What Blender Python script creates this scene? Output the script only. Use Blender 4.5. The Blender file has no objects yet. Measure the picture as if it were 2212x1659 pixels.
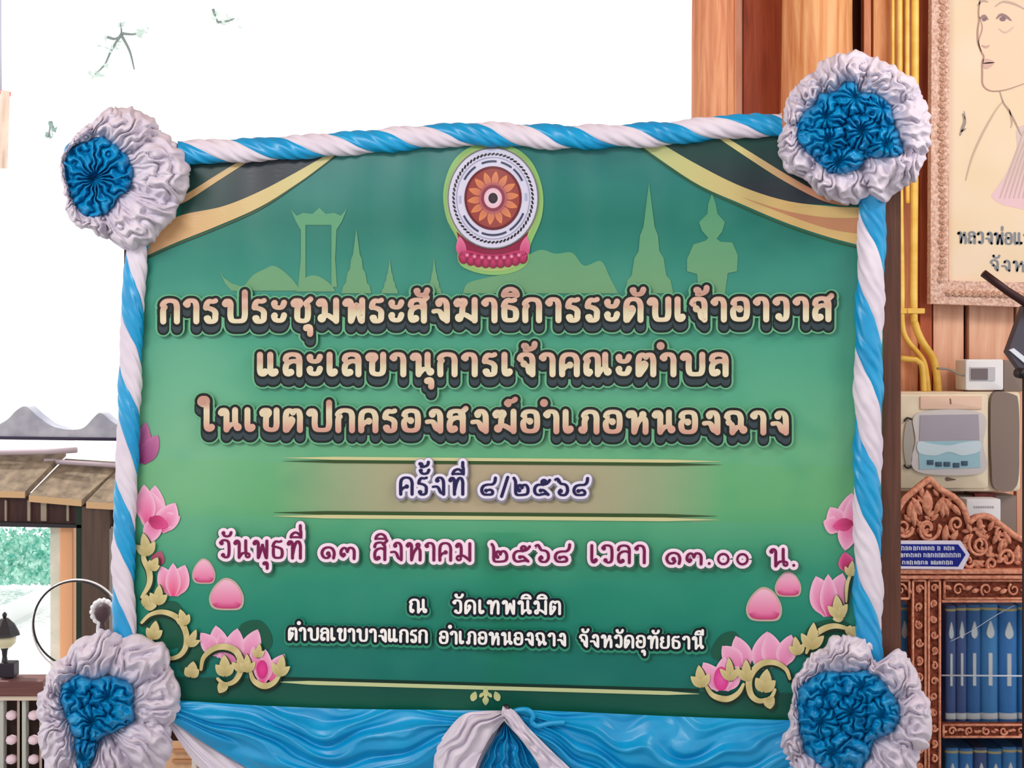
import bpy, math, random
from mathutils import Vector, noise
from mathutils.geometry import tessellate_polygon
random.seed(7)
SC = bpy.context.scene
COL = SC.collection
PI = math.pi
F = 2600.0; HX = 1106.0; HY = 790.0; CZ = 1.6        # focal length in pixels, principal column, horizon row, eye height

# ------------------------------------------------------------------ camera, sky, sun, fill lights, exposure
cd = bpy.data.cameras.new('camera'); cam = bpy.data.objects.new('camera', cd); COL.objects.link(cam)
cam.location = (0, 0, CZ); cam.rotation_euler = (PI/2, 0, 0)
cd.sensor_width = 36; cd.lens = 36*F/2212; cd.shift_y = -(829.5-HY)/2212; cd.clip_end = 200
SC.camera = cam
wd = bpy.data.worlds.new('sky'); SC.world = wd; wd.use_nodes = True
bg = wd.node_tree.nodes['Background']; bg.inputs[0].default_value = (0.97, 0.985, 1, 1); bg.inputs[1].default_value = 1.25
sd = bpy.data.lights.new('sun', 'SUN'); sd.energy = 3.0; sd.angle = 0.05; sd.color = (1, .96, .9)
sun = bpy.data.objects.new('sun', sd); COL.objects.link(sun)
sun.rotation_euler = Vector((-0.55, 0.35, 1)).to_track_quat('Z', 'Y').to_euler(); sun.location = (-3, 4, 8)
def area(name, loc, target, sx, sy, e, col=(1, 1, 1)):
    l = bpy.data.lights.new(name, 'AREA'); l.shape = 'RECTANGLE'; l.size = sx; l.size_y = sy; l.energy = e; l.color = col
    o = bpy.data.objects.new(name, l); COL.objects.link(o); o.location = loc
    o.rotation_euler = (Vector(loc)-Vector(target)).to_track_quat('Z', 'Y').to_euler(); return o
area('fill_light_left', (-1.5, 0.3, 3.0), (-.2, 2.6, 1.4), 1.6, .5, 50, (1, .98, .95))  # unseen light, added for satin highlights and shading in the folds
area('fill_light_right', (1.9, 1.6, 3.0), (1.2, 3.4, 1.3), 1.4, .5, 28, (1, .96, .9))  # unseen light, added to brighten the right side
vs = SC.view_settings
SC.display_settings.display_device = 'sRGB'
vs.view_transform = 'Standard'; vs.look = 'None'; vs.exposure = 0.0; vs.gamma = 1.0; vs.use_curve_mapping = False

# ------------------------------------------------------------------ helpers
def lin(c):
    return tuple(((v/255)/12.92 if v/255 <= .04045 else ((v/255+.055)/1.055)**2.4) for v in c)
def W(px, py, Y): return Vector(((px-HX)/F*Y, Y, CZ+(HY-py)/F*Y))
BD = 2.6; BT = 0.11
def wav(px, py):           # slack and fold of the vinyl, metres towards the camera
    a = max(0, min(1, (py-900)/250))
    if px < 1024: c = .009*math.exp(-((1024-px)/150)**2)
    elif px < 1108: t = (px-1024)/84; c = .009-.015*t*t*(3-2*t)
    else: c = -.006*math.exp(-((px-1108)/150)**2)
    n = noise.noise(Vector((px/230, py/340, 1.3)))*.008 + noise.noise(Vector((px/60, py/420, 5.1)))*.0036
    return c*a + n
def B(px, py, d=0.0, wavy=False):   # point on the (slightly turned) banner plane, d metres in front of it
    x = (px-HX)/F
    if wavy: d = d + wav(px, py)
    Y = (BD-d)/(1+BT*x)
    return Vector((x*Y, Y, CZ+(HY-py)/F*Y))

MATS = {}
def P(name, col, rough=.6, spec=.3, metal=0, **kw):
    if name in MATS: return MATS[name]
    m = bpy.data.materials.new(name); m.use_nodes = True; b = m.node_tree.nodes['Principled BSDF']
    b.inputs['Base Color'].default_value = (*lin(col), 1); b.inputs['Roughness'].default_value = rough
    b.inputs['Specular IOR Level'].default_value = spec; b.inputs['Metallic'].default_value = metal
    for k, v in kw.items(): b.inputs[k.replace('_', ' ')].default_value = v
    MATS[name] = m; return m
def noisy(name, c1, c2, scale=(8, 8, 8), nscale=4, rough=.6, spec=.3, bump=.2, detail=6, lo=.35, hi=.65, dist=0):
    if name in MATS: return MATS[name]
    m = P(name, c1, rough, spec); nt = m.node_tree; b = nt.nodes['Principled BSDF']
    tc = nt.nodes.new('ShaderNodeTexCoord'); mp = nt.nodes.new('ShaderNodeMapping'); mp.inputs['Scale'].default_value = scale
    n = nt.nodes.new('ShaderNodeTexNoise'); n.inputs['Scale'].default_value = nscale; n.inputs['Detail'].default_value = detail
    n.inputs['Distortion'].default_value = dist
    r = nt.nodes.new('ShaderNodeValToRGB'); e = r.color_ramp.elements
    e[0].position = lo; e[0].color = (*lin(c1), 1); e[1].position = hi; e[1].color = (*lin(c2), 1)
    L = nt.links.new
    L(tc.outputs['Object'], mp.inputs['Vector']); L(mp.outputs[0], n.inputs['Vector']); L(n.outputs['Fac'], r.inputs[0])
    L(r.outputs[0], b.inputs['Base Color'])
    if bump:
        bp = nt.nodes.new('ShaderNodeBump'); bp.inputs['Strength'].default_value = bump; bp.inputs['Distance'].default_value = .01
        L(n.outputs['Fac'], bp.inputs['Height']); L(bp.outputs[0], b.inputs['Normal'])
    return m
def wood(name, c1, c2, rough=.5, bump=.3): return noisy(name, c1, c2, (22, 22, 1.6), 2.2, rough, .3, bump, 5, .3, .7, .6)
def woodh(name, c1, c2, rough=.5, bump=.3): return noisy(name, c1, c2, (1.6, 22, 22), 2.2, rough, .3, bump, 5, .3, .7, .6)
def attr_mat(name, rough=.45, spec=.3, ink=1.0, gam=1.0):
    m = P(name, (200, 200, 200), rough, spec); nt = m.node_tree; b = nt.nodes['Principled BSDF']
    a = nt.nodes.new('ShaderNodeAttribute'); a.attribute_name = 'Col'; gm = nt.nodes.new('ShaderNodeGamma'); gm.inputs[1].default_value = gam
    mx = nt.nodes.new('ShaderNodeMix'); mx.data_type = 'RGBA'; mx.blend_type = 'MULTIPLY'; mx.inputs[0].default_value = 1; mx.inputs[7].default_value = (ink, ink, ink, 1)
    nt.links.new(a.outputs['Color'], gm.inputs[0]); nt.links.new(gm.outputs[0], mx.inputs[6]); nt.links.new(mx.outputs[2], b.inputs['Base Color'])
    return m

WL = {}
def mesh(name, V, Fc, mats, parent=None, smooth=True, cols=None, mi=None, base=None):
    """one mesh object; V in world metres; origin at the middle of its bottom"""
    if base is None:
        xs = [v[0] for v in V]; ys = [v[1] for v in V]; zs = [v[2] for v in V]
        base = Vector(((min(xs)+max(xs))/2, (min(ys)+max(ys))/2, min(zs)))
    me = bpy.data.meshes.new(name); me.from_pydata([tuple(Vector(v)-base) for v in V], [], Fc)
    for m in (mats if isinstance(mats, (list, tuple)) else [mats]): me.materials.append(m)
    if mi: me.polygons.foreach_set('material_index', mi)
    if smooth: me.polygons.foreach_set('use_smooth', [True]*len(me.polygons))
    if cols:
        ca = me.color_attributes.new('Col', 'FLOAT_COLOR', 'POINT')
        flat = []
        for c in cols: flat += [c[0], c[1], c[2], 1]
        ca.data.foreach_set('color', flat)
    me.update()
    o = bpy.data.objects.new(name, me); COL.objects.link(o)
    pl = WL[parent.name] if parent else Vector((0, 0, 0))
    o.parent = parent; o.location = base-pl; WL[o.name] = base
    return o
def tag(o, label, cat, group=None, kind=None):
    o['label'] = label; o['category'] = cat
    if group: o['group'] = group
    if kind: o['kind'] = kind
    return o
def thing(name, loc, label, cat, group=None):
    o = bpy.data.objects.new(name, None); COL.objects.link(o); o.empty_display_size = .05
    o.location = loc; WL[o.name] = Vector(loc); return tag(o, label, cat, group)
def struct(o): o['kind'] = 'structure'; return o

class G:     # geometry collector
    def __init__(s): s.V = []; s.F = []; s.C = []; s.M = []
    def add(s, V, Fc, c=None, m=0):
        n = len(s.V); s.V += [Vector(v) for v in V]; s.F += [tuple(i+n for i in f) for f in Fc]
        if c is not None: s.C += (c if isinstance(c, list) else [c]*len(V))
        s.M += [m]*len(Fc)
    def box(s, a, b, m=0, bev=0):
        x0, y0, z0 = [min(a[i], b[i]) for i in range(3)]; x1, y1, z1 = [max(a[i], b[i]) for i in range(3)]
        if bev <= 0:
            V = [(x, y, z) for x in (x0, x1) for y in (y0, y1) for z in (z0, z1)]
            s.add(V, [(0, 1, 3, 2), (4, 6, 7, 5), (0, 4, 5, 1), (2, 3, 7, 6), (0, 2, 6, 4), (1, 5, 7, 3)], m=m); return
        # rounded front edges (front faces -Y): outline ring inset
        r = bev; out = []
        for (cx, cz, a0) in ((x1-r, z1-r, 0), (x0+r, z1-r, PI/2), (x0+r, z0+r, PI), (x1-r, z0+r, 1.5*PI)):
            for k in range(5): t = a0+k*PI/8; out.append((cx+r*math.cos(t), cz+r*math.sin(t)))
        mx, mz = (x0+x1)/2, (z0+z1)/2; rings = []
        e = min(r, (y1-y0)/2)*.7
        for (y, q) in ((y1, 0), (y0+e, 0), (y0+e*.3, .3), (y0, 1)):
            ins = e*q
            rings.append([(x-math.copysign(min(ins, abs(x-mx)), x-mx), y, z-math.copysign(min(ins, abs(z-mz)), z-mz)) for x, z in out])
        n = len(out); V = [p for rg in rings for p in rg]; Fc = []
        for k in range(3):
            for i in range(n): j = (i+1) % n; Fc.append((k*n+i, k*n+j, (k+1)*n+j, (k+1)*n+i))
        Fc.append(tuple(range(3*n, 4*n))); Fc.append(tuple(reversed(range(n))))
        s.add(V, Fc, m=m)
    def tube(s, pts, r, seg=10, m=0, closed=False, caps=True):
        pts = [Vector(p) for p in pts]; n = len(pts); V = []; up = Vector((0, 0, 1)); prev = None
        for i, p in enumerate(pts):
            a = pts[(i-1) % n] if (closed or i) else p; b = pts[(i+1) % n] if (closed or i < n-1) else p
            t = (b-a).normalized() if (b-a).length > 1e-9 else Vector((0, 0, 1))
            if prev is None: u = t.cross(Vector((0, 1, 0)) if abs(t.y) < .9 else Vector((1, 0, 0))).normalized()
            else: u = (prev-t*prev.dot(t)).normalized()
            prev = u; w = t.cross(u); rr = r[i] if isinstance(r, (list, tuple)) else r
            for k in range(seg): a_ = 2*PI*k/seg; V.append(p+(u*math.cos(a_)+w*math.sin(a_))*rr)
        Fc = []
        for i in range(n if closed else n-1):
            for k in range(seg):
                j = (k+1) % seg; i2 = (i+1) % n; Fc.append((i*seg+k, i*seg+j, i2*seg+j, i2*seg+k))
        if not closed and caps: Fc.append(tuple(reversed(range(seg)))); Fc.append(tuple(range((n-1)*seg, n*seg)))
        s.add(V, Fc, m=m)
    def lathe(s, c, prof, seg=24, m=0, axis='Z'):
        c = Vector(c); V = []; n = len(prof)
        for (r, h) in prof:
            for k in range(seg):
                a = 2*PI*k/seg
                V.append(c+(Vector((r*math.cos(a), r*math.sin(a), h)) if axis == 'Z' else Vector((r*math.cos(a), -h, r*math.sin(a)))))
        Fc = [(i*seg+k, i*seg+(k+1) % seg, (i+1)*seg+(k+1) % seg, (i+1)*seg+k) for i in range(n-1) for k in range(seg)]
        Fc.append(tuple(range(seg))); Fc.append(tuple(range((n-1)*seg, n*seg)))
        s.add(V, Fc, m=m)
    def plate(s, pts2, Y, th, m=0, back=0):   # pixel outline extruded: front at depth Y, thickness th away from the camera
        P2 = [W(x, y, Y) for x, y in pts2]; n = len(P2); V = P2+[v+Vector((0, th, 0)) for v in P2]
        tr = tessellate_polygon([[Vector((v.x, v.z, 0)) for v in P2]])
        Fc = [tuple(t) for t in tr]+[tuple(i+n for i in reversed(t)) for t in tr]
        Fc += [(i, (i+1) % n, n+(i+1) % n, n+i) for i in range(n)]
        s.add(V, Fc, m=m)
    def obj(s, name, mats, parent=None, smooth=True, base=None):
        return mesh(name, s.V, s.F, mats, parent, smooth, s.C if len(s.C) == len(s.V) and s.C else None, s.M, base)

def shade_auto(o, ang=.6):
    me = o.data
    me.update()
    try: me.set_sharp_from_angle(angle=ang)
    except Exception: pass
    return o

def catmull(p, step=4.0, closed=False):
    """smooth through the points; a repeated point makes a corner"""
    if closed:
        n = len(p); out = []
        for i in range(n):
            a, b, c, d = p[(i-1) % n], p[i], p[(i+1) % n], p[(i+2) % n]
            k = max(1, int(math.dist(b, c)/step))
            for t in range(k):
                out.append(cr(a, b, c, d, t/k))
        return out
    parts = []; cur = [p[0]]
    for q in p[1:]:
        if math.dist(q, cur[-1]) < 1e-6: parts.append(cur); cur = [q]
        else: cur.append(q)
    parts.append(cur); out = []
    for s in parts:
        if len(s) == 1: continue
        for i in range(len(s)-1):
            a = s[i-1] if i else s[i]; b, c = s[i], s[i+1]; d = s[i+2] if i+2 < len(s) else c
            k = max(1, int(math.ceil(math.dist(b, c)/step)))
            for t in range(k): out.append(cr(a, b, c, d, t/k))
    out.append(p[-1]); return out
def cr(a, b, c, d, t):
    return tuple(.5*((2*b[i])+(-a[i]+c[i])*t+(2*a[i]-5*b[i]+4*c[i]-d[i])*t*t+(-a[i]+3*b[i]-3*c[i]+d[i])*t**3) for i in range(2))

# --- flat print on the banner: everything in print layers .35 mm apart, following the slack of the vinyl
LAY = .0005
def _surf(mode, lay):
    if mode == 'b': return lambda x, y: B(x, y, .0010+lay*LAY, True)
    Y = mode; return lambda x, y: W(x, y, Y-.0005-lay*LAY)
def ribbon(g, pts, rf, lay, col, mode='b', m=0, caps=True, round_=9):
    f = _surf(mode, lay); n = len(pts); V = []; C = []; Fc = []
    colf = col if callable(col) else (lambda x, y: col)
    for i in range(n):
        a = pts[max(0, i-1)]; b = pts[min(n-1, i+1)]; dx, dy = b[0]-a[0], b[1]-a[1]; L = math.hypot(dx, dy) or 1; dx /= L; dy /= L
        r = rf(i/(n-1) if n > 1 else 0, dx, dy); x, y = pts[i]
        for s in (-1, -.34, .34, 1):
            X, Yy = x-dy*r*s, y+dx*r*s; V.append(f(X, Yy)); C.append(colf(X, Yy))
    Fc = [(4*i+k, 4*i+k+1, 4*i+k+5, 4*i+k+4) for i in range(n-1) for k in range(3)]
    if caps:
        for (i, j) in ((0, 1), (n-1, n-2)):
            x, y = pts[i]; dx, dy = x-pts[j][0], y-pts[j][1]; L = math.hypot(dx, dy) or 1; r = rf(0 if i == 0 else 1, dx/L, dy/L)
            a0 = math.atan2(dy, dx); k0 = len(V); V.append(f(x, y)); C.append(colf(x, y))
            for k in range(round_):
                a = a0-PI/2+PI*k/(round_-1); X, Yy = x+r*math.cos(a), y+r*math.sin(a); V.append(f(X, Yy)); C.append(colf(X, Yy))
            Fc += [(k0, k0+1+k, k0+2+k) for k in range(round_-1)]
    g.add(V, Fc, C, m)
def fill(g, pts, lay, col, mode='b', m=0):
    f = _surf(mode, lay); colf = col if callable(col) else (lambda x, y: col)
    tr = tessellate_polygon([[Vector((x, y, 0)) for x, y in pts]])
    P2 = [tuple(p) for p in pts]; T = [tuple(t) for t in tr]
    if mode == 'b':
        for _ in range(12):
            mid = {}; N = []; done = True
            for t in T:
                L = [math.dist(P2[t[i]], P2[t[(i+1) % 3]]) for i in range(3)]; k = max(range(3), key=lambda i: L[i])
                if L[k] <= 16: N.append(t); continue
                done = False; a, b, c = t[k], t[(k+1) % 3], t[(k+2) % 3]; e = (min(a, b), max(a, b))
                if e not in mid: P2.append(((P2[a][0]+P2[b][0])/2, (P2[a][1]+P2[b][1])/2)); mid[e] = len(P2)-1
                q = mid[e]; N += [(a, q, c), (q, b, c)]
            T = N
            if done: break
    g.add([f(x, y) for x, y in P2], T, [colf(x, y) for x, y in P2], m)
def ellipse(cx, cy, rx, ry, n=40, a0=0, a1=2*PI, rot=0):
    o = []
    for k in range(n):
        a = a0+(a1-a0)*k/(n if abs(a1-a0-2*PI) < 1e-6 else n-1)
        x, y = rx*math.cos(a), ry*math.sin(a); o.append((cx+x*math.cos(rot)-y*math.sin(rot), cy+x*math.sin(rot)+y*math.cos(rot)))
    return o
def disc(g, cx, cy, rx, ry, lay, cc, ce=None, n=36, mode='b'):    # centre and edge colour
    f = _surf(mode, lay); V = [f(cx, cy)]; C = [cc]; ce = ce or cc; e = ellipse(cx, cy, rx, ry, n)
    R = 4
    for k in range(1, R+1):
        t = k/R
        for (x, y) in e: V.append(f(cx+(x-cx)*t, cy+(y-cy)*t)); C.append(tuple(cc[i]*(1-t)+ce[i]*t for i in range(3)))
    Fc = [(0, 1+i, 1+(i+1) % n) for i in range(n)]
    for k in range(R-1): Fc += [(1+k*n+i, 1+(k+1)*n+i, 1+(k+1)*n+(i+1) % n, 1+k*n+(i+1) % n) for i in range(n)]
    g.add(V, Fc, C)
def annulus(g, cx, cy, r0, r1, lay, c, asp=1.11, n=48, a0=0, a1=2*PI, mode='b'):
    f = _surf(mode, lay); V = []
    for k in range(n+1):
        a = a0+(a1-a0)*k/n
        for r in (r0, r1): V.append(f(cx+r*math.cos(a), cy+r*asp*math.sin(a)))
    g.add(V, [(2*k, 2*k+1, 2*k+3, 2*k+2) for k in range(n)], c)
def petal(g, bx, by, L, wd, ang, lay, cb, ct, ctip=None, edge=None, mode='b', pinch=.0, halo=None):
    """leaf shape from base (bx,by) pointing to ang (degrees, 0 = right, 90 = up); colour runs base to tip"""
    f = _surf(mode, lay); a = math.radians(ang); dx, dy = math.cos(a), -math.sin(a); nx, ny = -dy, dx; V = []; C = []; n = 10
    if halo: petal(g, bx-dx*4, by-dy*4, L+9, wd+9, ang, lay-1, halo, halo, halo, mode=mode)
    for i in range(n+1):
        t = i/n; w = wd/2*(math.sin(PI*min(1, t**.8))**.8 if 0 < t < 1 else 0)
        w = max(w, wd*.18*(1-t) if t < .5 else 0)
        for s in (-1, -.5, 0, .5, 1):
            x = bx+dx*L*t+nx*w*s; y = by+dy*L*t+ny*w*s
            q = min(1, t+abs(s)*.18); c = tuple(cb[k]*(1-q)+ct[k]*q for k in range(3))
            if edge and abs(s) == 1: c = tuple(c[k]*.35+edge[k]*.65 for k in range(3))
            V.append(f(x, y)); C.append(c)
    g.add(V, [(i*5+k, i*5+k+1, (i+1)*5+k+1, (i+1)*5+k) for i in range(n) for k in range(4)], C)

# ------------------------------------------------------------------ materials
PRINT = attr_mat('printed_vinyl', .33, .28, .84, 1.14)
PAPER = attr_mat('printed_paper', .7, .1, .86, 1.0)
def cloth(name, c1, c2, rough, spec, sheen):
    m = noisy(name, c1, c2, (1, 1, 1), 14, rough, spec, .15, 4, .35, .65)
    b = m.node_tree.nodes['Principled BSDF']; b.inputs['Sheen Weight'].default_value = sheen; return m
WHITE = cloth('white_cloth', (206, 198, 214), (216, 209, 222), .7, .15, .05)
BLUE = cloth('blue_satin', (0, 138, 196), (0, 152, 208), .36, .5, 0)
BLUED = cloth('blue_ruffle_satin', (0, 128, 188), (0, 146, 202), .36, .5, 0)
WOOD_POST = wood('orange_post_wood', (196, 112, 78), (236, 172, 128))
WOOD_POST2 = wood('golden_post_wood', (204, 124, 70), (240, 182, 128))
WOOD_RED = wood('red_board_wood', (150, 66, 38), (190, 98, 62))
WOOD_PALE = wood('pale_plank_wood', (214, 150, 120), (240, 192, 164))
WOOD_DARK = wood('dark_stand_wood', (76, 46, 36), (104, 66, 52))
WOOD_GAP = P('dark_gap', (60, 26, 18), .9)
CARVE = noisy('carved_teak', (200, 122, 98), (236, 168, 138), (30, 30, 30), 3, .45, .35, .3)
CARVE_BACK = noisy('recess_shaded_teak', (92, 36, 24), (150, 78, 56), (30, 30, 30), 3, .7, .2, .3)  # darker teak behind the carving: recess shade put into the colour
YELLOW = noisy('yellow_conduit_plastic', (222, 172, 58), (250, 214, 110), (1, 1, 4), 3, .35, .5, .0)
BEIGE = noisy('beige_plastic', (222, 208, 184), (236, 222, 198), (3, 3, 3), 3, .45, .4, .0)
TAUPE = P('taupe_plastic', (138, 122, 114), .5)
WHITEP = P('white_plastic', (240, 240, 246), .4)
BLACKM = P('black_metal', (30, 26, 34), .4, .5)

# ------------------------------------------------------------------ the setting
g = G(); g.box((-6, -4, -.1), (4, 5.2, 0)); struct(g.obj('floor', noisy('grey_concrete', (150, 145, 140), (170, 166, 160), (1, 1, 1), 3), smooth=False))
g = G(); g.box((-60, 5.2, -.16), (60, 90, -.03)); struct(g.obj('ground', noisy('sunlit_concrete', (240, 240, 238), (250, 250, 250), (1, 1, 1), 1, .9, .1, .05), smooth=False))
g = G(); g.box((-3.6, -3.5, 3.2), (4, 4.45, 3.3)); struct(g.obj('ceiling', wood('ceiling_wood', (170, 120, 90), (190, 140, 105)), smooth=False))
WY = 3.62
# timber wall at the right, each board its own piece
g = G(); a = W(1592, 0, WY+.05); g.box((a.x, WY+.035, 0), (3.2, WY+.06, 3.2))
wall = struct(g.obj('wall_back', WOOD_GAP, smooth=False))
def plank(x0, x1, mat, y=WY, y0=None, y1=None, name='plank'):
    g = G(); X0 = W(x0, 0, y).x; X1 = W(x1, 0, y).x
    z0 = 0 if y1 is None else W(0, y1, y).z; z1 = 3.2 if y0 is None else W(0, y0, y).z
    g.box((X0, y, z0), (X1, y+.03, z1), bev=.003); return g.obj(name, mat, wall, smooth=False)
for (a_, b_, m_, dy) in ((1590, 1603, WOOD_PALE, -.01), (1606, 1701, WOOD_RED, .0), (1866, 1882, WOOD_POST, -.02), (1887, 1930, WOOD_POST2, -.01),
                        (1933, 1984, WOOD_POST, 0), (1987, 2013, WOOD_RED, -.01), (2016, 2082, WOOD_PALE, 0), (2093, 2190, WOOD_PALE, .003),
                        (2196, 2290, WOOD_PALE, 0), (2296, 2400, WOOD_POST, 0), (2406, 2520, WOOD_PALE, .004), (2526, 2660, WOOD_POST, 0)):
    plank(a_, b_, m_, WY+dy)
# knotty round posts
def log_post(x0, x1, Y, mat, label, seed, lean=0, grooves=()):
    rad = (W(x1, 0, Y).x-W(x0, 0, Y).x)/2; cx = W((x0+x1)/2, 0, Y).x; g = G(); n = 48; H = 40; V = []
    for i in range(H+1):
        z = 3.2*i/H; c = cx+lean*(z-2.3)
        for k in range(n):
            a = 2*PI*k/n; r = rad*(1+.10*noise.noise(Vector((math.cos(a)*1.4, math.sin(a)*1.4, z*.8+seed)))+.05*noise.noise(Vector((math.cos(a)*5, math.sin(a)*5, z*1.7+seed))))
            for (ga, gw, gd) in grooves:
                da = (a-ga-.12*noise.noise(Vector((z*1.3, seed, 0)))+PI) % (2*PI)-PI; r -= gd*rad*math.exp(-(da/gw)**2)
            V.append((c+r*math.cos(a), Y+rad+r*math.sin(a), z))
    g.add(V, [(i*n+k, i*n+(k+1) % n, (i+1)*n+(k+1) % n, (i+1)*n+k) for i in range(H) for k in range(n)]+[tuple(range(n))])
    o = g.obj('wooden_post', mat); tag(o, label, 'post'); return o
log_post(1500, 1596, 3.42, WOOD_POST, 'knotty pinkish brown timber post against the bright sky, left of the reddish board', 1.1, .006, ((5.45, .12, .28), (4.3, .1, .08)))
log_post(1708, 1862, 3.40, WOOD_POST2, 'thick golden brown round timber post behind the upper right rosette', 7.7, .0, ((5.6, .1, .1), (4.0, .08, .05)))

# ------------------------------------------------------------------ banner stand and banner
stand = thing('banner_stand', B(1106, 1600, -.04)*1.0, 'dark brown wooden stand frame holding the green banner, right post visible', 'stand')
stand.location.z = 0; WL['banner_stand'].z = 0
def bbox_piece(name, x0, y0, x1, y1, d0, d1, mat, parent, toz=None):
    g = G(); V = []
    for d in (d0, d1):
        for (x, y) in ((x0, y0), (x1, y0), (x1, y1), (x0, y1)):
            v = B(x, y, d)
            if toz is not None and y == y1: v = v.copy(); v.z = toz
            V.append(v)
    g.add(V, [(0, 1, 2, 3), (7, 6, 5, 4), (0, 4, 5, 1), (1, 5, 6, 2), (2, 6, 7, 3), (3, 7, 4, 0)])
    return g.obj(name, mat, parent, smooth=False)
bbox_piece('post', 1903, 300, 1946, 1600, -.022, -.055, WOOD_DARK, stand, 0)
bbox_piece('post', 268, 340, 300, 1600, -.022, -.055, WOOD_DARK, stand, 0)
bbox_piece('rail', 290, 325, 1910, 350, -.022, -.045, WOOD_DARK, stand)
bbox_piece('rail', 290, 1560, 1910, 1600, -.022, -.045, WOOD_DARK, stand)

banner = thing('banner', B(1090, 1540, 0), 'green printed vinyl meeting banner with Thai lettering, wheel emblem and lotus corners', 'banner')
def mixc(a, b, t): t = max(0, min(1, t)); return tuple(a[i]*(1-t)+b[i]*t for i in range(3))
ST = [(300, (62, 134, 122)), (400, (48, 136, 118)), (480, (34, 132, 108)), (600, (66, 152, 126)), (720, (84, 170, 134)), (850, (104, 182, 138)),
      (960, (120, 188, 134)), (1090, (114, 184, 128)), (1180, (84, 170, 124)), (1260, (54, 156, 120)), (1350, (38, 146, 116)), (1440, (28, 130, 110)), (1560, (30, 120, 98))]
def green(x, y):
    for i in range(len(ST)-1):
        if y <= ST[i+1][0] or i == len(ST)-2:
            c = mixc(ST[i][1], ST[i+1][1], (y-ST[i][0])/(ST[i+1][0]-ST[i][0])); break
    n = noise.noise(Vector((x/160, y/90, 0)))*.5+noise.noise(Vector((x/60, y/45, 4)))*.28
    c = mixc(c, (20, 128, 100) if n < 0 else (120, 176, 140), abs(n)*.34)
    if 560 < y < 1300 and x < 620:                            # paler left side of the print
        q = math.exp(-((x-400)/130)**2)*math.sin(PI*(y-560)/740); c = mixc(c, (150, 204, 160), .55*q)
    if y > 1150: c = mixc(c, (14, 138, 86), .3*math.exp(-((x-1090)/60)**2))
    # pale bar behind the date line
    yt = 996+(x-650)*.008; yb = 1116+(x-650)*.012
    if yt < y < yb:
        q = max(0, 1-abs((x-1075)/490)**2.6)
        c = mixc(c, (206, 176, 148), .88*q)
    # dark green foot of the print
    yd = 1466+(x-610)*.028
    if y > yd: c = mixc((24, 92, 70), (26, 112, 78), (y-yd)/70)
    return lin((c[0]*.97, c[1], min(255, c[2]+(11 if not yt < y < yb else 4))))
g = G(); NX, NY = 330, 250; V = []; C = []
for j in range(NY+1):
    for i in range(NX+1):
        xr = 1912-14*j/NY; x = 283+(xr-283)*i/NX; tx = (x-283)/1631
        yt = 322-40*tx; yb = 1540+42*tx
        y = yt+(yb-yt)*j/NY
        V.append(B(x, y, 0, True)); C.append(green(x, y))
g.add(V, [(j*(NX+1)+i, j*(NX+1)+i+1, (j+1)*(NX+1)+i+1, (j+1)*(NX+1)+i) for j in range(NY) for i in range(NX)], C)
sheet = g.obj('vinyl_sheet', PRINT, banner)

# --- pale skyline silhouettes
SKY = lin((104, 168, 128)); SKYF = lambda x, y: lin(mixc((92, 166, 130), (122, 172, 132), (y-400)/220))
g = G()
fill(g, [(628, 452), (641, 466), (655, 460), (675, 462), (690, 449), (704, 462), (722, 460), (736, 466), (750, 450), (739, 478), (727, 496), (724, 560), (728, 620), (716, 620), (716, 486), (660, 486), (660, 620), (644, 620), (650, 560), (650, 497), (640, 480)], 1, SKYF)
fill(g, catmull([(520, 628), (545, 596), (570, 582), (590, 574), (610, 584), (632, 604), (650, 628)], 5), 1, SKYF)
fill(g, catmull([(640, 630), (660, 600), (685, 596), (712, 612), (725, 630)], 5), 2, SKYF)
def spire(cx, top, base, w):
    H = base-top; P_ = [(0, 0), (.05, .12), (.1, .25), (.16, .4), (.26, .48), (.3, .62), (.42, .68), (.5, .84), (.62, .88), (.7, 1)]
    L = [(cx-w/2*a, top+H*b) for a, b in reversed(P_)]; R_ = [(cx+w/2*a, top+H*b) for a, b in P_[1:]]
    fill(g, L+R_, 2, SKYF)
spire(770, 494, 634, 92); spire(842, 560, 634, 52); spire(938, 556, 634, 46); spire(1402, 394, 634, 150)
fill(g, [(474, 582), (484, 600), (500, 612), (520, 618), (520, 630), (500, 628), (486, 612)], 1, SKYF)
fill(g, catmull([(1000, 634), (1010, 612), (1050, 600), (1090, 590), (1120, 566), (1165, 540), (1200, 548), (1236, 546), (1262, 574), (1298, 564), (1318, 600), (1336, 634)], 8), 1, SKYF)
fill(g, [(1538, 418), (1546, 440), (1550, 462), (1566, 480), (1560, 500), (1548, 516), (1556, 522), (1582, 524), (1594, 552), (1592, 586), (1572, 590), (1566, 634), (1508, 634), (1506, 592), (1484, 586), (1484, 560), (1498, 528), (1524, 520), (1530, 514), (1516, 498), (1510, 480), (1528, 462), (1530, 440)], 1, SKYF)
g.obj('skyline_print', PRINT, banner)

# --- black and gold corner swooshes
g = G()
BLK = lambda x, y: lin(mixc((46, 92, 84), (56, 66, 76), ((x-400)/150 if x < 900 else (y-300)/110)))
GOLD = lambda x, y: lin(mixc((214, 206, 150), (222, 178, 134), (640-x)/300 if x < 900 else (x-1400)/380))
fill(g, [(392, 345), (700, 338)]+catmull([(700, 345), (620, 390), (540, 432), (460, 462), (392, 478)], 10)[1:], 2, BLK)
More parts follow.
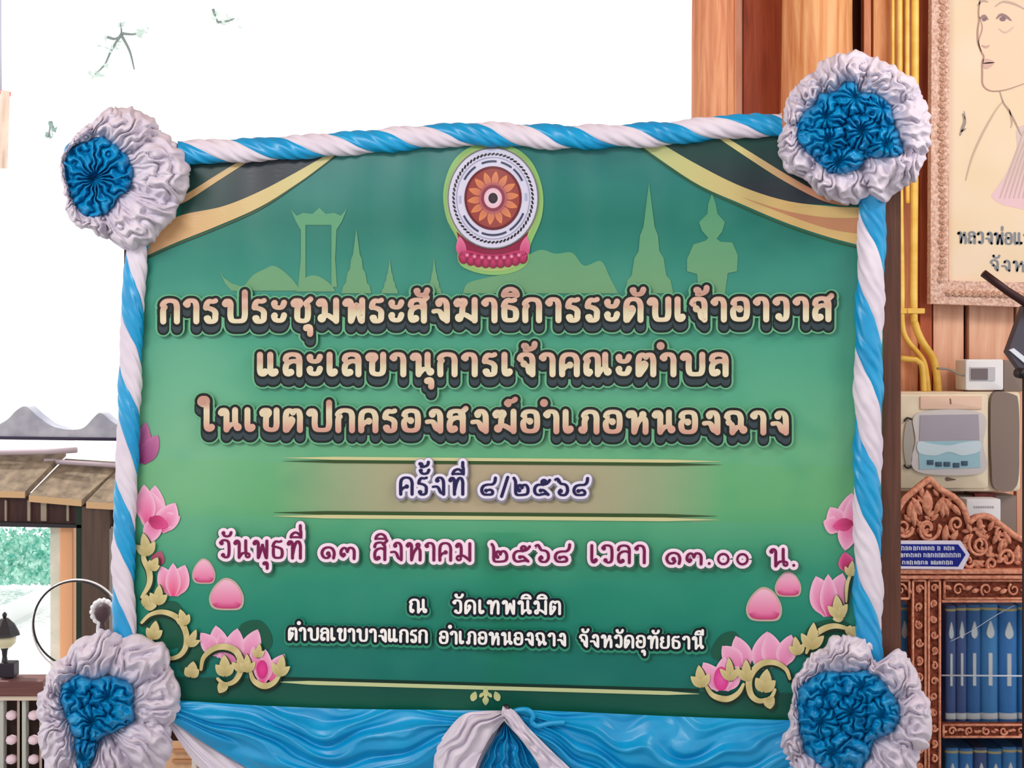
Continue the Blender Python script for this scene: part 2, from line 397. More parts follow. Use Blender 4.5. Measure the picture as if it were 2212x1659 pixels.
# gold band left: upper and lower edge
up = catmull([(720, 326), (640, 372), (560, 414), (480, 446), (388, 466), (330, 500)], 10); lo = catmull([(300, 560), (380, 524), (460, 492), (560, 448), (640, 398), (690, 362), (746, 318)], 10)
fill(g, up+lo, 3, GOLD)
ribbon(g, catmull([(730, 332), (650, 392), (560, 452), (460, 497), (380, 529), (300, 565)], 10), lambda t, dx, dy: 2, 2, lin((60, 90, 60)))
ribbon(g, catmull([(532, 345), (470, 384), (400, 428), (360, 444)], 8), lambda t, dx, dy: 5.5+2*t, 4, GOLD)
g.obj('swoosh_print', PRINT, banner)
# right
g = G()
fill(g, [(1430, 292)]+catmull([(1430, 318), (1510, 366), (1600, 412), (1700, 436), (1862, 444)], 10)+[(1880, 300)], 2, BLK)
up = catmull([(1412, 300), (1500, 352), (1600, 402), (1700, 434), (1800, 446), (1866, 448)], 10); lo = catmull([(1866, 532), (1790, 512), (1700, 482), (1600, 440), (1500, 394), (1380, 312)], 10)
fill(g, up+lo, 3, lambda x, y: lin(mixc((196, 206, 150), (226, 196, 136), (x-1400)/300)))
fill(g, catmull([(1600, 425), (1700, 456), (1790, 470), (1866, 470)], 10)+catmull([(1866, 506), (1790, 494), (1700, 464), (1600, 425)], 10)[:-1], 4, lin((206, 152, 116)))
ribbon(g, catmull([(1552, 292), (1620, 336), (1700, 386), (1780, 428), (1830, 440)], 8), lambda t, dx, dy: 5+2.5*math.sin(PI*t), 4, lambda x, y: lin(mixc((222, 214, 156), (216, 160, 130), (x-1600)/150)))
ribbon(g, catmull([(1372, 312), (1500, 398), (1600, 446), (1700, 488), (1790, 518), (1866, 538)], 10), lambda t, dx, dy: 2, 2, lin((50, 100, 70)))
g.obj('swoosh_print', PRINT, banner)

# --- wheel emblem on its lotus
g = G(); ex, ey = 1065, 428; asp = 1.115
fill(g, catmull([(1065, 308), (1110, 318), (1150, 352), (1172, 410), (1170, 470), (1146, 530), (1140, 568), (1110, 588), (1065, 594), (1020, 586), (990, 566), (988, 520), (964, 470), (958, 410), (978, 350), (1018, 316)], 8, True), 3, lin((150, 196, 124)))
fill(g, catmull([(1065, 318), (1108, 326), (1144, 358), (1164, 412), (1160, 470), (1136, 524), (1133, 562), (1104, 580), (1065, 586), (1026, 580), (997, 562), (994, 522), (970, 470), (966, 412), (986, 356), (1020, 324)], 8, True), 4, lin((178, 200, 132)))
MG = lin((196, 62, 118)); MD = lin((150, 34, 78))
fill(g, [(986, 500), (1010, 520), (1120, 520), (1142, 500), (1130, 534), (1124, 550), (1004, 550), (994, 530)], 5, MD)
fill(g, catmull([(1004, 540), (1040, 548), (1065, 550), (1090, 548), (1126, 540), (1132, 556), (1110, 566), (1065, 570), (1020, 566), (996, 556)], 6, True), 6, MG)
for k in range(9):
    a = (k-4)/4; disc(g, ex+a*64, 566-10*a*a, 11, 14, 7, lin((206, 70, 124)), lin((140, 30, 74)), 14)
for k in range(8): disc(g, ex+(k-3.5)*16, 557-6*((k-3.5)/3.5)**2, 5, 5, 8, lin((250, 180, 214)), MG, 10)
for s in (-1, 1): petal(g, ex+s*66, 556, 46, 22, 90-s*8, 7, MG, lin((226, 130, 170)))
disc(g, ex, ey, 98, 98*asp, 9, lin((218, 218, 240)), n=56)
annulus(g, ex, ey, 96, 98.5, 10, lin((120, 130, 130)), asp)
for k in range(64):
    a = 2*PI*k/64; r = 85.5; x, y = ex+r*math.cos(a), ey+r*asp*math.sin(a)
    ribbon(g, [(x-2.2*math.sin(a-.5), y+2.6*math.cos(a-.5)), (x+2.2*math.sin(a-.5), y-2.6*math.cos(a-.5))], lambda t, dx, dy: 1.9, 11, lin((28, 22, 36)), round_=5)
annulus(g, ex, ey, 78.5, 80, 11, lin((168, 170, 200)), asp)
for (a0, a1) in ((-150, -122), (-110, -84), (-76, -56), (-52, -28), (-8, 4), (172, 184), (24, 60), (66, 110), (116, 152)):
    c = lin((70, 78, 110)) if (a0 not in (-8, 172)) else lin((180, 190, 220))
    annulus(g, ex, ey, 69.5, 73.5, 11, c, asp, 14, math.radians(a0), math.radians(a1))
disc(g, ex, ey, 62, 62*asp, 11, lin((116, 30, 48)), n=48)
disc(g, ex, ey, 57, 57*asp, 12, lin((170, 84, 88)), lin((160, 76, 70)), n=48)
for k in range(14):
    a = 360*k/14+6; r0 = 24
    petal(g, ex+r0*math.cos(math.radians(a)), ey-r0*asp*math.sin(math.radians(a)), 32, 15, a, 13, lin((196, 120, 110)), lin((226, 148, 96)))
annulus(g, ex, ey, 26, 30, 14, lin((186, 106, 112)), asp)
disc(g, ex, ey, 26, 26*asp, 14, lin((110, 40, 60)), lin((150, 66, 88)))
disc(g, ex, ey, 19.5, 19.5*asp, 15, lin((240, 226, 240)), lin((230, 190, 206)))
disc(g, ex, ey, 10, 11.5, 16, lin((70, 34, 60)), lin((24, 8, 24)))
g.obj('emblem_print', PRINT, banner)

# --- gold rules
def rule(x0, y0, x1, y1, w, dark=True, dy=6):
    g = G(); n = 180; pts = [(x0+(x1-x0)*i/n, y0+(y1-y0)*i/n) for i in range(n+1)]
    tp = lambda t, dx, dy_: w*min(1, 8*t+.05, 8*(1-t)+.05)
    if dark: ribbon(g, [(x, y+dy) for x, y in pts], tp, 1, lin((60, 92, 44)), caps=False)
    ribbon(g, pts, tp, 2, lin((214, 214, 166)), caps=False); return g.obj('gold_rule', PRINT, banner)
rule(610, 989, 1560, 997, 3.4, True, 7); rule(590, 1115, 1550, 1123, 4, True, -8)
g = G(); pts = [(600+i*910/180, 1473+i*26/180) for i in range(181)]
ribbon(g, [(x, y-8) for x, y in pts], lambda t, dx, dy: 3, 1, lin((18, 62, 50)), caps=False)
ribbon(g, pts, lambda t, dx, dy: 4.2*min(1, 12*t+.1, 12*(1-t)+.1), 2, lin((206, 216, 168)), caps=False)
for (x, y, L, w, a) in ((1049, 1507, 24, 12, 90), (1049, 1504, 20, 14, 270), (1020, 1514, 22, 15, 70), (1077, 1514, 22, 15, 110), (1036, 1506, 14, 8, 50), (1062, 1506, 14, 8, 130)):
    petal(g, x, y, L, w, a, 3, lin((226, 226, 170)), lin((196, 206, 150)))
g.obj('gold_rule', PRINT, banner)

# --- lotus and gold scroll corners
PK = lin((232, 92, 160)); PL = lin((246, 190, 222)); PM = lin((238, 140, 192)); PD = lin((176, 36, 96)); HALO = lin((206, 186, 176)); PW = lin((250, 214, 232))
GL = lin((226, 214, 164)); GM = lin((190, 176, 120)); DG = lin((30, 92, 74)); DGR = lin((34, 104, 84))
def fpetal(g, x, y, rx, ry, lay):        # loose fallen petal: deep pink foot, pale top
    def shape(s):
        return catmull([(x-rx*.75*s, y+ry*.75*s), (x-rx*s, y+ry*.2*s), (x-rx*.72*s, y-ry*.5*s), (x-rx*.1*s, y-ry*s), (x+rx*.55*s, y-ry*.75*s), (x+rx*s, y+ry*.05*s), (x+rx*.85*s, y+ry*.75*s), (x+rx*.1*s, y+ry*.86*s)], 4, True)
    fill(g, shape(1.14), lay, HALO)
    o = shape(1); f = _surf('b', lay+1); cc = (x, y+ry*.1)
    cf = lambda X, Y: mixc(PW, PK, .15+.8*(Y-(y-ry))/(2*ry)) if Y < y+ry*.55 else mixc(PK, PD, .6)
    V = [f(*cc)]; C = [cf(*cc)]; n = len(o)
    for t in (.5, 1):
        for p in o: X, Y = cc[0]+(p[0]-cc[0])*t, cc[1]+(p[1]-cc[1])*t; V.append(f(X, Y)); C.append(cf(X, Y))
    g.add(V, [(0, 1+i, 1+(i+1) % n) for i in range(n)]+[(1+i, 1+n+i, 1+n+(i+1) % n, 1+(i+1) % n) for i in range(n)], C)
for (x, y, rx, ry) in ((489, 1286, 33, 33), (440, 1236, 22, 26), (1650, 1308, 34, 35), (1702, 1264, 25, 26)):
    g = G(); fpetal(g, x, y, rx, ry, 2); g.obj('petal_print', PRINT, banner)
def lotus(x, y, s, spread, lay, rot=0, n=5):
    g = G()
    order = sorted(range(n), key=lambda k: -abs(k-(n-1)/2))
    for q, k in enumerate(order):
        a = 90+rot+(k-(n-1)/2)*spread/(n-1)*-1
        petal(g, x, y, s*(.82+.18*math.cos(math.radians(a-90-rot))), s*.52, a, lay+q, PK if q % 2 else PM, PL, edge=PW)
    return g
def leafpad(g, pts, lay): fill(g, catmull(pts, 5, True), lay, DGR)
# left group
g = G(); leafpad(g, [(520, 1350), (560, 1340), (584, 1366), (586, 1396), (560, 1410), (520, 1390)], 1)
leafpad(g, [(392, 1386), (440, 1402), (450, 1440), (410, 1460), (386, 1440)], 1); leafpad(g, [(330, 1310), (380, 1300), (402, 1340), (396, 1390), (350, 1400), (316, 1360)], 1)
for (x, y, L, w, a) in ((505, 1432, 70, 44, 118), (500, 1430, 74, 46, 80), (478, 1420, 70, 44, 100), (470, 1414, 60, 38, 128), (530, 1426, 72, 44, 68)):
    petal(g, x, y, L, w, a, 4+len(g.V) % 5, PM, PL, edge=PW)
g.obj('lotus_print', PRINT, banner)
g = G()
for (x, y, L, w, a, l) in ((574, 1470, 62, 34, 118, 10), (582, 1470, 66, 40, 60, 10), (566, 1476, 74, 40, 84, 11), (560, 1452, 58, 30, 104, 12)):
    petal(g, x, y, L, w, a, l, PK, PL, edge=PW)
disc(g, 566, 1446, 12, 20, 13, lin((240, 84, 170)), lin((214, 60, 140)), 16)
g.obj('lotus_print', PRINT, banner)
g = G()
for (x, y, L, w, a, l) in ((340, 1152, 96, 60, 102, 3), (332, 1140, 92, 50, 88, 2), (346, 1148, 70, 50, 62, 4), (352, 1130, 40, 36, 20, 4), (318, 1130, 84, 44, 95, 5), (338, 1120, 60, 40, 250, 6)):
    petal(g, x, y, L, w, a, l, PK, PL, edge=PW)
petal(g, 322, 1122, 44, 30, 340, 7, PD, PK); g.obj('lotus_print', PRINT, banner)
g = G()
for (x, y, L, w, a, l) in ((372, 1284, 66, 42, 112, 3), (376, 1286, 70, 46, 70, 4), (374, 1288, 72, 34, 90, 5)):
    petal(g, x, y, L, w, a, l, lin((236, 84, 140)), PL, edge=PW)
g.obj('lotus_print', PRINT, banner); g = G()
petal(g, 300, 1000, 90, 40, 80, 3, lin((150, 50, 120)), lin((206, 130, 180))); petal(g, 306, 1000, 70, 40, 60, 3, lin((150, 50, 120)), lin((206, 130, 180)))
g.obj('lotus_print', PRINT, banner); g = G()
petal(g, 336, 1222, 34, 30, 70, 3, PD, lin((186, 110, 130)))
g.obj('lotus_print', PRINT, banner)
# right group
g = G(); leafpad(g, [(1540, 1396), (1560, 1370), (1590, 1366), (1600, 1400), (1560, 1424), (1538, 1420)], 1); leafpad(g, [(1742, 1360), (1780, 1340), (1830, 1344), (1850, 1380), (1800, 1410), (1746, 1400)], 1)
for (x, y, L, w, a, l) in ((1612, 1444, 74, 46, 108, 4), (1640, 1446, 84, 48, 78, 5), (1674, 1442, 78, 48, 100, 6), (1690, 1438, 70, 44, 74, 7), (1600, 1440, 60, 44, 132, 5)):
    petal(g, x, y, L, w, a, l, PM, PL, edge=PW)
g.obj('lotus_print', PRINT, banner)
g = G()
for (x, y, L, w, a, l) in ((1556, 1490, 70, 44, 122, 10), (1562, 1492, 74, 44, 88, 11), (1566, 1490, 60, 40, 60, 10)):
    petal(g, x, y, L, w, a, l, PM, PL, edge=PW)
disc(g, 1558, 1466, 16, 26, 13, lin((240, 110, 186)), lin((224, 70, 156)), 18)
g.obj('lotus_print', PRINT, banner)
g = G()
for (x, y, L, w, a, l) in ((1830, 1160, 96, 60, 84, 3), (1822, 1150, 62, 50, 118, 4), (1816, 1140, 40, 40, 160, 4), (1846, 1160, 90, 50, 92, 5), (1834, 1130, 60, 42, 262, 6)):
    petal(g, x, y, L, w, a, l, PK, PL, edge=PW)
petal(g, 1842, 1130, 44, 28, 190, 7, PD, PK)
g.obj('lotus_print', PRINT, banner); g = G()
petal(g, 1832, 1236, 44, 36, 100, 4, PD, PK, edge=PM)
g.obj('lotus_print', PRINT, banner)
g = G()
for (x, y, L, w, a, l) in ((1790, 1330, 90, 58, 108, 3), (1794, 1330, 96, 56, 74, 4), (1792, 1332, 92, 40, 92, 5)):
    petal(g, x, y, L, w, a, l, lin((222, 70, 150)), PL, edge=PW)
g.obj('lotus_print', PRINT, banner)
def scroll(pts, r, leaves, lay=14, dark=True):
    g = G(); P_ = catmull(pts, 5)
    if dark: ribbon(g, [(x+1, y+3) for x, y in P_], lambda t, dx, dy: r*(.6+.5*math.sin(PI*t))+2.2, lay-1, lin((26, 54, 36)))
    ribbon(g, P_, lambda t, dx, dy: r*(.5+.6*math.sin(PI*t)), lay, lambda x, y: mixc(GL, GM, .3+.3*math.sin(x*.15+y*.1)))
    for q, (x, y, L, w, a) in enumerate(leaves):
        petal(g, x+1, y+2, L+3, w+4, a, lay, lin((60, 70, 40)), lin((50, 70, 44)))
        petal(g, x, y, L, w, a, lay+1, GM, GL)
        petal(g, x, y, L*.7, w*.8, a+38, lay+2, GM, GL); petal(g, x, y, L*.7, w*.8, a-38, lay+2, GM, GL)
    return g.obj('scroll_print', PRINT, banner)
scroll([(306, 1345), (324, 1328), (352, 1322), (382, 1334), (400, 1362), (402, 1394), (388, 1416), (364, 1422), (352, 1408)], 6, [(400, 1350, 36, 18, 108), (408, 1396, 40, 16, 66), (330, 1380, 40, 22, 80), (312, 1400, 34, 18, 60)])
scroll([(434, 1446), (440, 1420), (464, 1400), (492, 1398), (514, 1412), (520, 1444), (508, 1470), (486, 1478), (470, 1466)], 6.5, [(486, 1460, 46, 24, 92), (522, 1452, 44, 18, 96), (412, 1462, 34, 24, 80), (484, 1478, 22, 20, 240)])
scroll([(540, 1448), (548, 1470), (570, 1482), (592, 1474), (606, 1454)], 6, [(602, 1460, 46, 20, 78), (536, 1452, 40, 16, 94), (556, 1420, 30, 14, 80)])
scroll([(306, 1290), (322, 1262), (322, 1234), (310, 1206), (312, 1180)], 6, [(318, 1200, 50, 22, 100), (340, 1306, 44, 20, 84), (312, 1310, 38, 24, 40), (326, 1230, 30, 18, 60)])
scroll([(1706, 1466), (1698, 1446), (1676, 1432), (1650, 1432), (1630, 1446), (1618, 1470), (1622, 1500), (1640, 1514), (1664, 1508), (1674, 1490)], 6.5, [(1650, 1494, 50, 28, 82), (1612, 1470, 46, 20, 90), (1660, 1508, 24, 24, 280)])
scroll([(1606, 1478), (1594, 1498), (1570, 1510), (1540, 1502), (1524, 1480)], 6, [(1516, 1484, 48, 22, 98), (1578, 1470, 50, 18, 94)])
scroll([(1742, 1410), (1754, 1380), (1776, 1360), (1804, 1352), (1838, 1360)], 6, [(1752, 1402, 58, 24, 84), (1724, 1414, 40, 18, 100), (1812, 1334, 50, 22, 96), (1822, 1334, 34, 22, 150), (1830, 1370, 30, 20, 30)])
scroll([(1828, 1300), (1830, 1262), (1842, 1230)], 3.5, [(1836, 1244, 34, 14, 80)])

# --- Thai lettering drawn stroke by stroke: unit glyphs, baseline 0, loop height 1; ('o', x, y, r) is a head ring
O = lambda x, y, r=.075: ('o', x, y, r)
HL = [(-.01, .84), (.06, .96), (.17, .97), (.25, .84)]
GLY = {
 'ก': (.62, [[(0, 0), (0, .55), (.08, .68)], [(.08, .68), (-.03, .78), (.1, .95), (.31, 1), (.54, .93), (.62, .72), (.62, .45), (.62, 0)]]),
 'า': (.46, [O(.05, .82), [(-.02, .84), (.09, .96), (.23, 1), (.39, .94), (.46, .74), (.46, .45), (.46, 0)]]),
 'ร': (.46, [O(.1, .12), [(.05, .14), (.13, .0), (.28, -.02), (.42, .06), (.44, .25), (.44, .42), (.32, .56), (.02, .66)], [(.02, .66), (.06, .84), (.18, .97), (.31, .94), (.46, .99)]]),
 'ป': (.9, [O(.03, .84), HL+[(.25, .6), (.25, .25), (.33, .04), (.58, 0), (.82, .05), (.9, .28), (.9, .7), (.9, 1.38)]]),
 'บ': (.84, [O(.03, .84), HL+[(.25, .6), (.25, .25), (.33, .04), (.55, 0), (.77, .05), (.84, .28), (.84, .6), (.84, .98)]]),
 'ะ': (.48, [O(.05, .86, .06), [(.02, .84), (.08, .7), (.25, .64), (.4, .7), (.48, .88)], O(.05, .26, .06), [(.02, .24), (.08, .08), (.25, .02), (.4, .08), (.48, .28)]]),
 'ช': (.74, [O(.04, .82), [(.0, .86), (.1, .98), (.27, .97), (.32, .82), (.2, .64), (.18, .4), (.2, .1), (.4, 0), (.6, .06), (.66, .28), (.66, .7)], [(.66, .7), (.58, .84), (.78, 1.05)]]),
 'ข': (.66, [O(.04, .82), [(.0, .86), (.1, .98), (.27, .97), (.32, .82), (.2, .64), (.18, .4), (.2, .1), (.4, 0), (.6, .06), (.66, .28), (.66, .6), (.66, .98)]]),
 'ม': (.78, [O(.03, .84), HL+[(.27, .6), (.26, .25)], O(.13, .13, .12), [(.18, .26), (.4, .27), (.76, .02)], [(.78, 0), (.78, .5), (.78, .98)]]),
 'พ': (.76, [O(.03, .84), HL+[(.25, .6), (.25, 0)], [(.27, .02), (.5, .74)], [(.5, .74), (.71, .02)], [(.74, 0), (.76, .5), (.76, .98)]]),
 'ล': (.6, [[(0, .74), (.06, .92), (.28, 1), (.52, .94), (.6, .74), (.6, .4), (.6, 0)], [(.6, .56), (.42, .66), (.2, .62), (.04, .48), (0, .25), (.05, .03), (.17, .0)], O(.23, .1)]),
 'ส': (.62, [[(0, .74), (.06, .92), (.28, 1), (.52, .94), (.6, .74), (.6, .4), (.6, 0)], [(.6, .56), (.42, .66), (.2, .62), (.04, .48), (0, .25), (.05, .03), (.17, .0)], O(.23, .1), [(.5, .88), (.74, 1.12)]]),
 'ง': (.6, [O(.24, .82), [(.2, .86), (.3, .98), (.46, .98), (.57, .84), (.6, .6), (.6, 0)], [(.58, .02), (.42, .12), (.32, .36), (.2, .46), (.0, .44)]]),
 'ฆ': (.86, [O(.05, .8), [(.0, .84), (.1, .97), (.2, .93), (.32, .98), (.4, .86), (.3, .66), (.28, .45), (.26, .25)], O(.14, .13, .12), [(.2, .26), (.42, .27), (.82, .02)], [(.84, 0), (.84, .5), (.84, .98)]]),
 'ธ': (.56, [[(.5, .98), (.34, .93), (.2, .97), (.06, .84), (.0, .68)], [(.0, .68), (.34, .6), (.52, .5), (.56, .26), (.5, .05), (.28, 0), (.08, .05), (.03, .26), (.03, .52)]]),
 'ด': (.64, [[(0, 0), (0, .68), (.1, .93), (.32, 1), (.54, .93), (.64, .7), (.64, .4), (.64, 0)], [(.05, 0), (.26, .34), (.3, .5)], O(.25, .54)]),
 'ต': (.64, [[(0, 0), (0, .7), (.08, .94), (.2, .97), (.32, .86)], [(.32, .86), (.42, .97), (.57, .94), (.64, .7), (.64, .4), (.64, 0)], [(.05, 0), (.26, .34), (.3, .5)], O(.25, .52)]),
 'ค': (.64, [[(0, 0), (0, .68), (.1, .93), (.32, 1), (.54, .93), (.64, .7), (.64, .4), (.64, 0)], [(.0, .2), (.12, .36), (.3, .44)], O(.34, .46)]),
 'อ': (.62, [[(.08, .74), (.0, .78), (.1, .94), (.31, 1), (.54, .94), (.62, .72), (.62, .28), (.54, .06), (.31, 0), (.08, .06), (0, .28), (.02, .48), (.14, .56), (.3, .54)], O(.3, .5)]),
 'เ': (.24, [[(0, .98), (0, .5), (0, .22), (.04, .04), (.14, 0), (.24, .1)], O(.22, .13, .065)]),
 'จ': (.56, [[(.08, .72), (0, .78), (.1, .95), (.28, 1), (.48, .94), (.56, .74), (.56, .4), (.56, 0)], [(.53, .03), (.42, .12), (.36, .38), (.22, .48)], O(.19, .52)]),
 'ว': (.5, [O(.06, .82), [(-.01, .84), (.09, .96), (.25, 1), (.43, .94), (.5, .74), (.5, .22), (.43, .03), (.28, 0), (.15, .08)], O(.15, .13)]),
 'น': (.78, [O(.03, .84), HL+[(.25, .6), (.25, 0)], [(.26, .03), (.44, .24), (.64, .27)], [(.64, .98), (.64, .5), (.66, .24)], O(.76, .13, .11)]),
 'ณ': (.96, [O(.14, .11), [(.12, .0), (.02, .06), (0, .25), (0, .5), (.07, .66)], [(.07, .66), (-.03, .78), (.1, .95), (.27, 1), (.44, .93), (.5, .72), (.5, 0)], [(.51, .03), (.66, .24), (.82, .27)], [(.82, .98), (.82, .5), (.84, .24)], O(.93, .13, .11)]),
 'ใ': (.52, [O(.13, 1.3, .07), [(.12, 1.24), (.0, 1.34), (.04, 1.52), (.18, 1.58), (.3, 1.48), (.29, 1.2), (.29, .6), (.29, .2), (.34, .03), (.44, 0), (.54, .1)], O(.52, .12, .065)]),
 'ภ': (.74, [O(.06, .1, .065), [(.06, .02), (.16, .0), (.2, .14), (.2, .5), (.27, .68)], [(.27, .68), (.16, .78), (.28, .95), (.47, 1), (.66, .93), (.74, .72), (.74, .45), (.74, 0)]]),
 'ห': (.76, [O(.03, .84), HL+[(.25, .6), (.25, 0)], [(.27, .06), (.38, .42), (.58, .72)], O(.64, .86, .09), [(.56, .7), (.7, .66), (.76, .5), (.76, 0)]]),
 'ฉ': (.78, [[(.08, .72), (0, .78), (.1, .95), (.31, 1), (.54, .94), (.64, .72), (.64, .45), (.66, .22)], O(.1, .5, .07), [(.08, .44), (.22, .4), (.26, .2), (.26, 0)], [(.28, .03), (.46, .24), (.66, .27)], O(.76, .13, .11)]),
 'ท': (.72, [O(.03, .84), HL+[(.25, .6), (.25, 0)], [(.27, .25), (.36, .66), (.5, .95), (.64, .95), (.72, .72), (.72, .4), (.72, 0)]]),
 'ย': (.62, [O(.12, .84), [(.06, .86), (.0, .7), (.16, .54)], [(.16, .54), (.02, .42), (.0, .2), (.08, .03), (.3, 0), (.54, .05), (.62, .28), (.62, .6), (.62, .98)]]),
 '๘': (.74, [O(.24, .24, .06), [(.3, .26), (.48, .3), (.6, .2), (.58, .04), (.34, 0), (.1, .04), (.0, .26), (.08, .5), (.3, .6), (.58, .62), (.72, .76), (.76, 1.0)]]),
 '๒': (.76, [[(-.02, 1.0), (.06, .85), (.08, .6), (.08, .14), (.16, 0), (.5, 0), (.72, .08), (.76, .36), (.66, .58), (.5, .58), (.42, .42)], [(.42, .42), (.36, .58), (.24, .56), (.2, .4), (.22, .28)], O(.28, .26, .06)]),
 '๕': (.8, [O(.34, .26, .06), [(.3, .3), (.5, .28), (.76, .02)], [(.76, .02), (.56, .06), (.2, 0), (.03, .14), (.02, .42), (.18, .6), (.5, .62), (.7, .7), (.84, .88)], [(.48, .62), (.4, .78), (.5, .9), (.62, .84), (.58, .66)]]),
 '๖': (.66, [[(0, .92), (.12, .98), (.2, .84), (.3, .68), (.5, .64), (.64, .5), (.66, .2), (.52, 0), (.28, .02), (.2, .18), (.28, .3)], O(.3, .24, .06)]),
 '๑': (.66, [[(.62, .02), (.66, .3), (.56, .56), (.33, .64), (.1, .54), (0, .3), (.1, .06), (.3, .02), (.42, .16)], O(.34, .28, .08)]),
 '๓': (.7, [O(.16, .22, .07), [(.12, .12), (.0, .24), (.02, .48), (.16, .62), (.28, .56), (.34, .4)], [(.34, .4), (.42, .6), (.58, .62), (.7, .46), (.7, 0)]]),
 '๐': (.6, [O(.3, .31, .3)]), '.': (.1, [O(.05, .04, .03), [(.03, .04), (.07, .04)]]), '/': (.34, [[(0, -.1), (.34, 1.05)]]), ' ': (.3, []),
}
GLY['แ'] = (.7, GLY['เ'][1]+[[(.45, .98), (.45, .5), (.45, .22), (.49, .04), (.59, 0), (.69, .1)], O(.67, .13, .065)])
GLY['ำ'] = (.46, GLY['า'][1]+[O(-.1, 1.42, .11)])
MK = {
 'ั': [O(-.32, 1.42, .055), [(-.36, 1.42), (-.28, 1.27), (-.12, 1.22), (.05, 1.28), (.13, 1.45)]],
 'ิ': [[(-.56, 1.22), (-.48, 1.4), (-.26, 1.5), (-.04, 1.4), (.04, 1.22)], [(-.56, 1.22), (.04, 1.22)]],
 'ี': [[(-.56, 1.22), (-.48, 1.4), (-.26, 1.5), (-.04, 1.36), (.03, 1.22)], [(-.56, 1.22), (.03, 1.22)], [(.03, 1.22), (.03, 1.56)]],
 '่': [[(0, 1.25), (0, 1.5)]],
 '้': [O(-.36, 1.42, .055), [(-.3, 1.44), (-.24, 1.36), (-.32, 1.23), (-.1, 1.26), (.06, 1.36), (.1, 1.52)]],
 '์': [O(-.26, 1.36, .065), [(-.33, 1.4), (-.25, 1.5), (-.08, 1.5), (.06, 1.6)]],
 'ุ': [O(-.16, -.34, .05), [(-.18, -.3), (-.04, -.26), (.02, -.36), (.02, -.62)]],
}
def layout(text, gap):
    """list of strokes in unit space and total width"""
    out = []; x = 0; last = 0; high = False
    for ch in text:
        if ch in MK:
            dy = .4 if (high and ch in '่้') else 0
            if ch in 'ัิี': high = True
            for s in MK[ch]: out.append(shift(s, last, dy))
            continue
        w, S = GLY[ch]; high = False
        for s in S: out.append(shift(s, x, 0))
        if ch == 'ป': pass
        last = x+w; x += w+gap
    return out, x-gap
def shift(s, dx, dy):
    if isinstance(s, tuple): return ('o', s[1]+dx, s[2]+dy, s[3])
    return [(a+dx, b+dy) for a, b in s]
def write(g, text, x0, x1, yb0, yb1, Hc, r, layers, gap=.42, mode='b', extra=0):
    """x0..x1 outer extent, yb outer bottom at each end, Hc centre height; layers = [(grow, dx, dy, layer, colour fn)]"""
    S, Wd = layout(text, gap); sx = (x1-x0-2*r)/Wd
    def M(p): x = x0+r+p[0]*sx; t = (x-x0)/(x1-x0); return (x, yb0+(yb1-yb0)*t-r-p[1]*Hc)
    for s in S:
        if isinstance(s, tuple):
            c = M((s[1], s[2])); rr = s[3]*Hc; pts = ellipse(c[0], c[1], rr, rr, 14)+[(c[0]+rr, c[1])]
        else:
            pts = catmull([M(p) for p in s], 3.2)
        ring = isinstance(s, tuple)
        for (gr, dx, dy, lay, cf) in layers:
            P_ = [(x+dx, y+dy) for x, y in pts]
            if ring and (rr < r*.95+gr): disc(g, c[0]+dx, c[1]+dy, rr*.8+r*.75+gr, rr*.8+r*.75+gr, lay, cf(c[0]+dx, c[1]+dy), n=18, mode=mode); continue
            ribbon(g, P_, (lambda t, ddx, ddy, gr=gr: r*(.70+.30*abs(ddy))+gr) if not ring else (lambda t, a, b, gr=gr: r*.8+gr), lay, cf, mode, caps=not ring)
K = lambda c: (lambda x, y, c=lin(c): c)
def big(text, x0, x1, y0, y1, Hc, r, tone):
    def fillc(x, y):
        t = (y-(y0+(y1-y0)*(x-x0)/(x1-x0)-Hc-2*r))/(Hc+2*r)      # 0 top, 1 baseline
        if tone == 0: st = [(-.6, (222, 192, 180)), (-.05, (200, 160, 146)), (.12, (226, 194, 176)), (.4, (216, 184, 164)), (.55, (222, 212, 182)), (.8, (236, 228, 200)), (1.1, (232, 212, 184)), (1.5, (216, 168, 154))]
        else: st = [(-.6, (200, 150, 138)), (-.1, (208, 168, 152)), (.15, (230, 220, 192)), (.5, (226, 208, 180)), (.8, (220, 178, 162)), (1.2, (206, 152, 142))]
        for i in range(len(st)-1):
            if t <= st[i+1][0] or i == len(st)-2: return lin(mixc(st[i][1], st[i+1][1], (t-st[i][0])/(st[i+1][0]-st[i][0])))
    BK = K((14, 30, 26)); SL = K((62, 78, 86))
    g = G(); write(g, text, x0, x1, y0, y1, Hc, r, [(10.5, 0, 2, 18, K((118, 190, 150))), (10.5, 0, 16, 18, K((118, 190, 150))), (6.2, 0, 17, 19, BK), (6.2, 0, 11, 19, BK), (3.4, 0, 15, 20, SL), (3.4, 0, 10, 20, SL), (3.8, 0, 5, 20, SL), (5.8, 0, 0, 21, BK), (0, 0, 0, 23, fillc)])
    return g.obj('lettering', PRINT, banner)
big('การประชุมพระสังฆาธิการระดับเจ้าอาวาส', 346, 1797, 701, 696, 45, 6.6, 0)
big('และเลขานุการเจ้าคณะตำบล', 555, 1574, 815, 815, 43, 6.6, 0)
big('ในเขตปกครองสงฆ์อำเภอหนองฉาง', 426, 1704, 934, 941, 43, 6.5, 1)
def small(words, Hc, r, fc, oc, og, glow=None, gap=.36):
    for (t, x0, x1, y0, y1) in words:
        g = G()
        L = [(og, 0, 0, 19, K(oc)), (0, 0, 0, 21, K(fc))]
        if glow: L.insert(0, (og+3, 0, 2, 18, K(glow)))
        write(g, t, x0, x1, y0, y1, Hc, r, L, gap); g.obj('lettering', PRINT, banner)
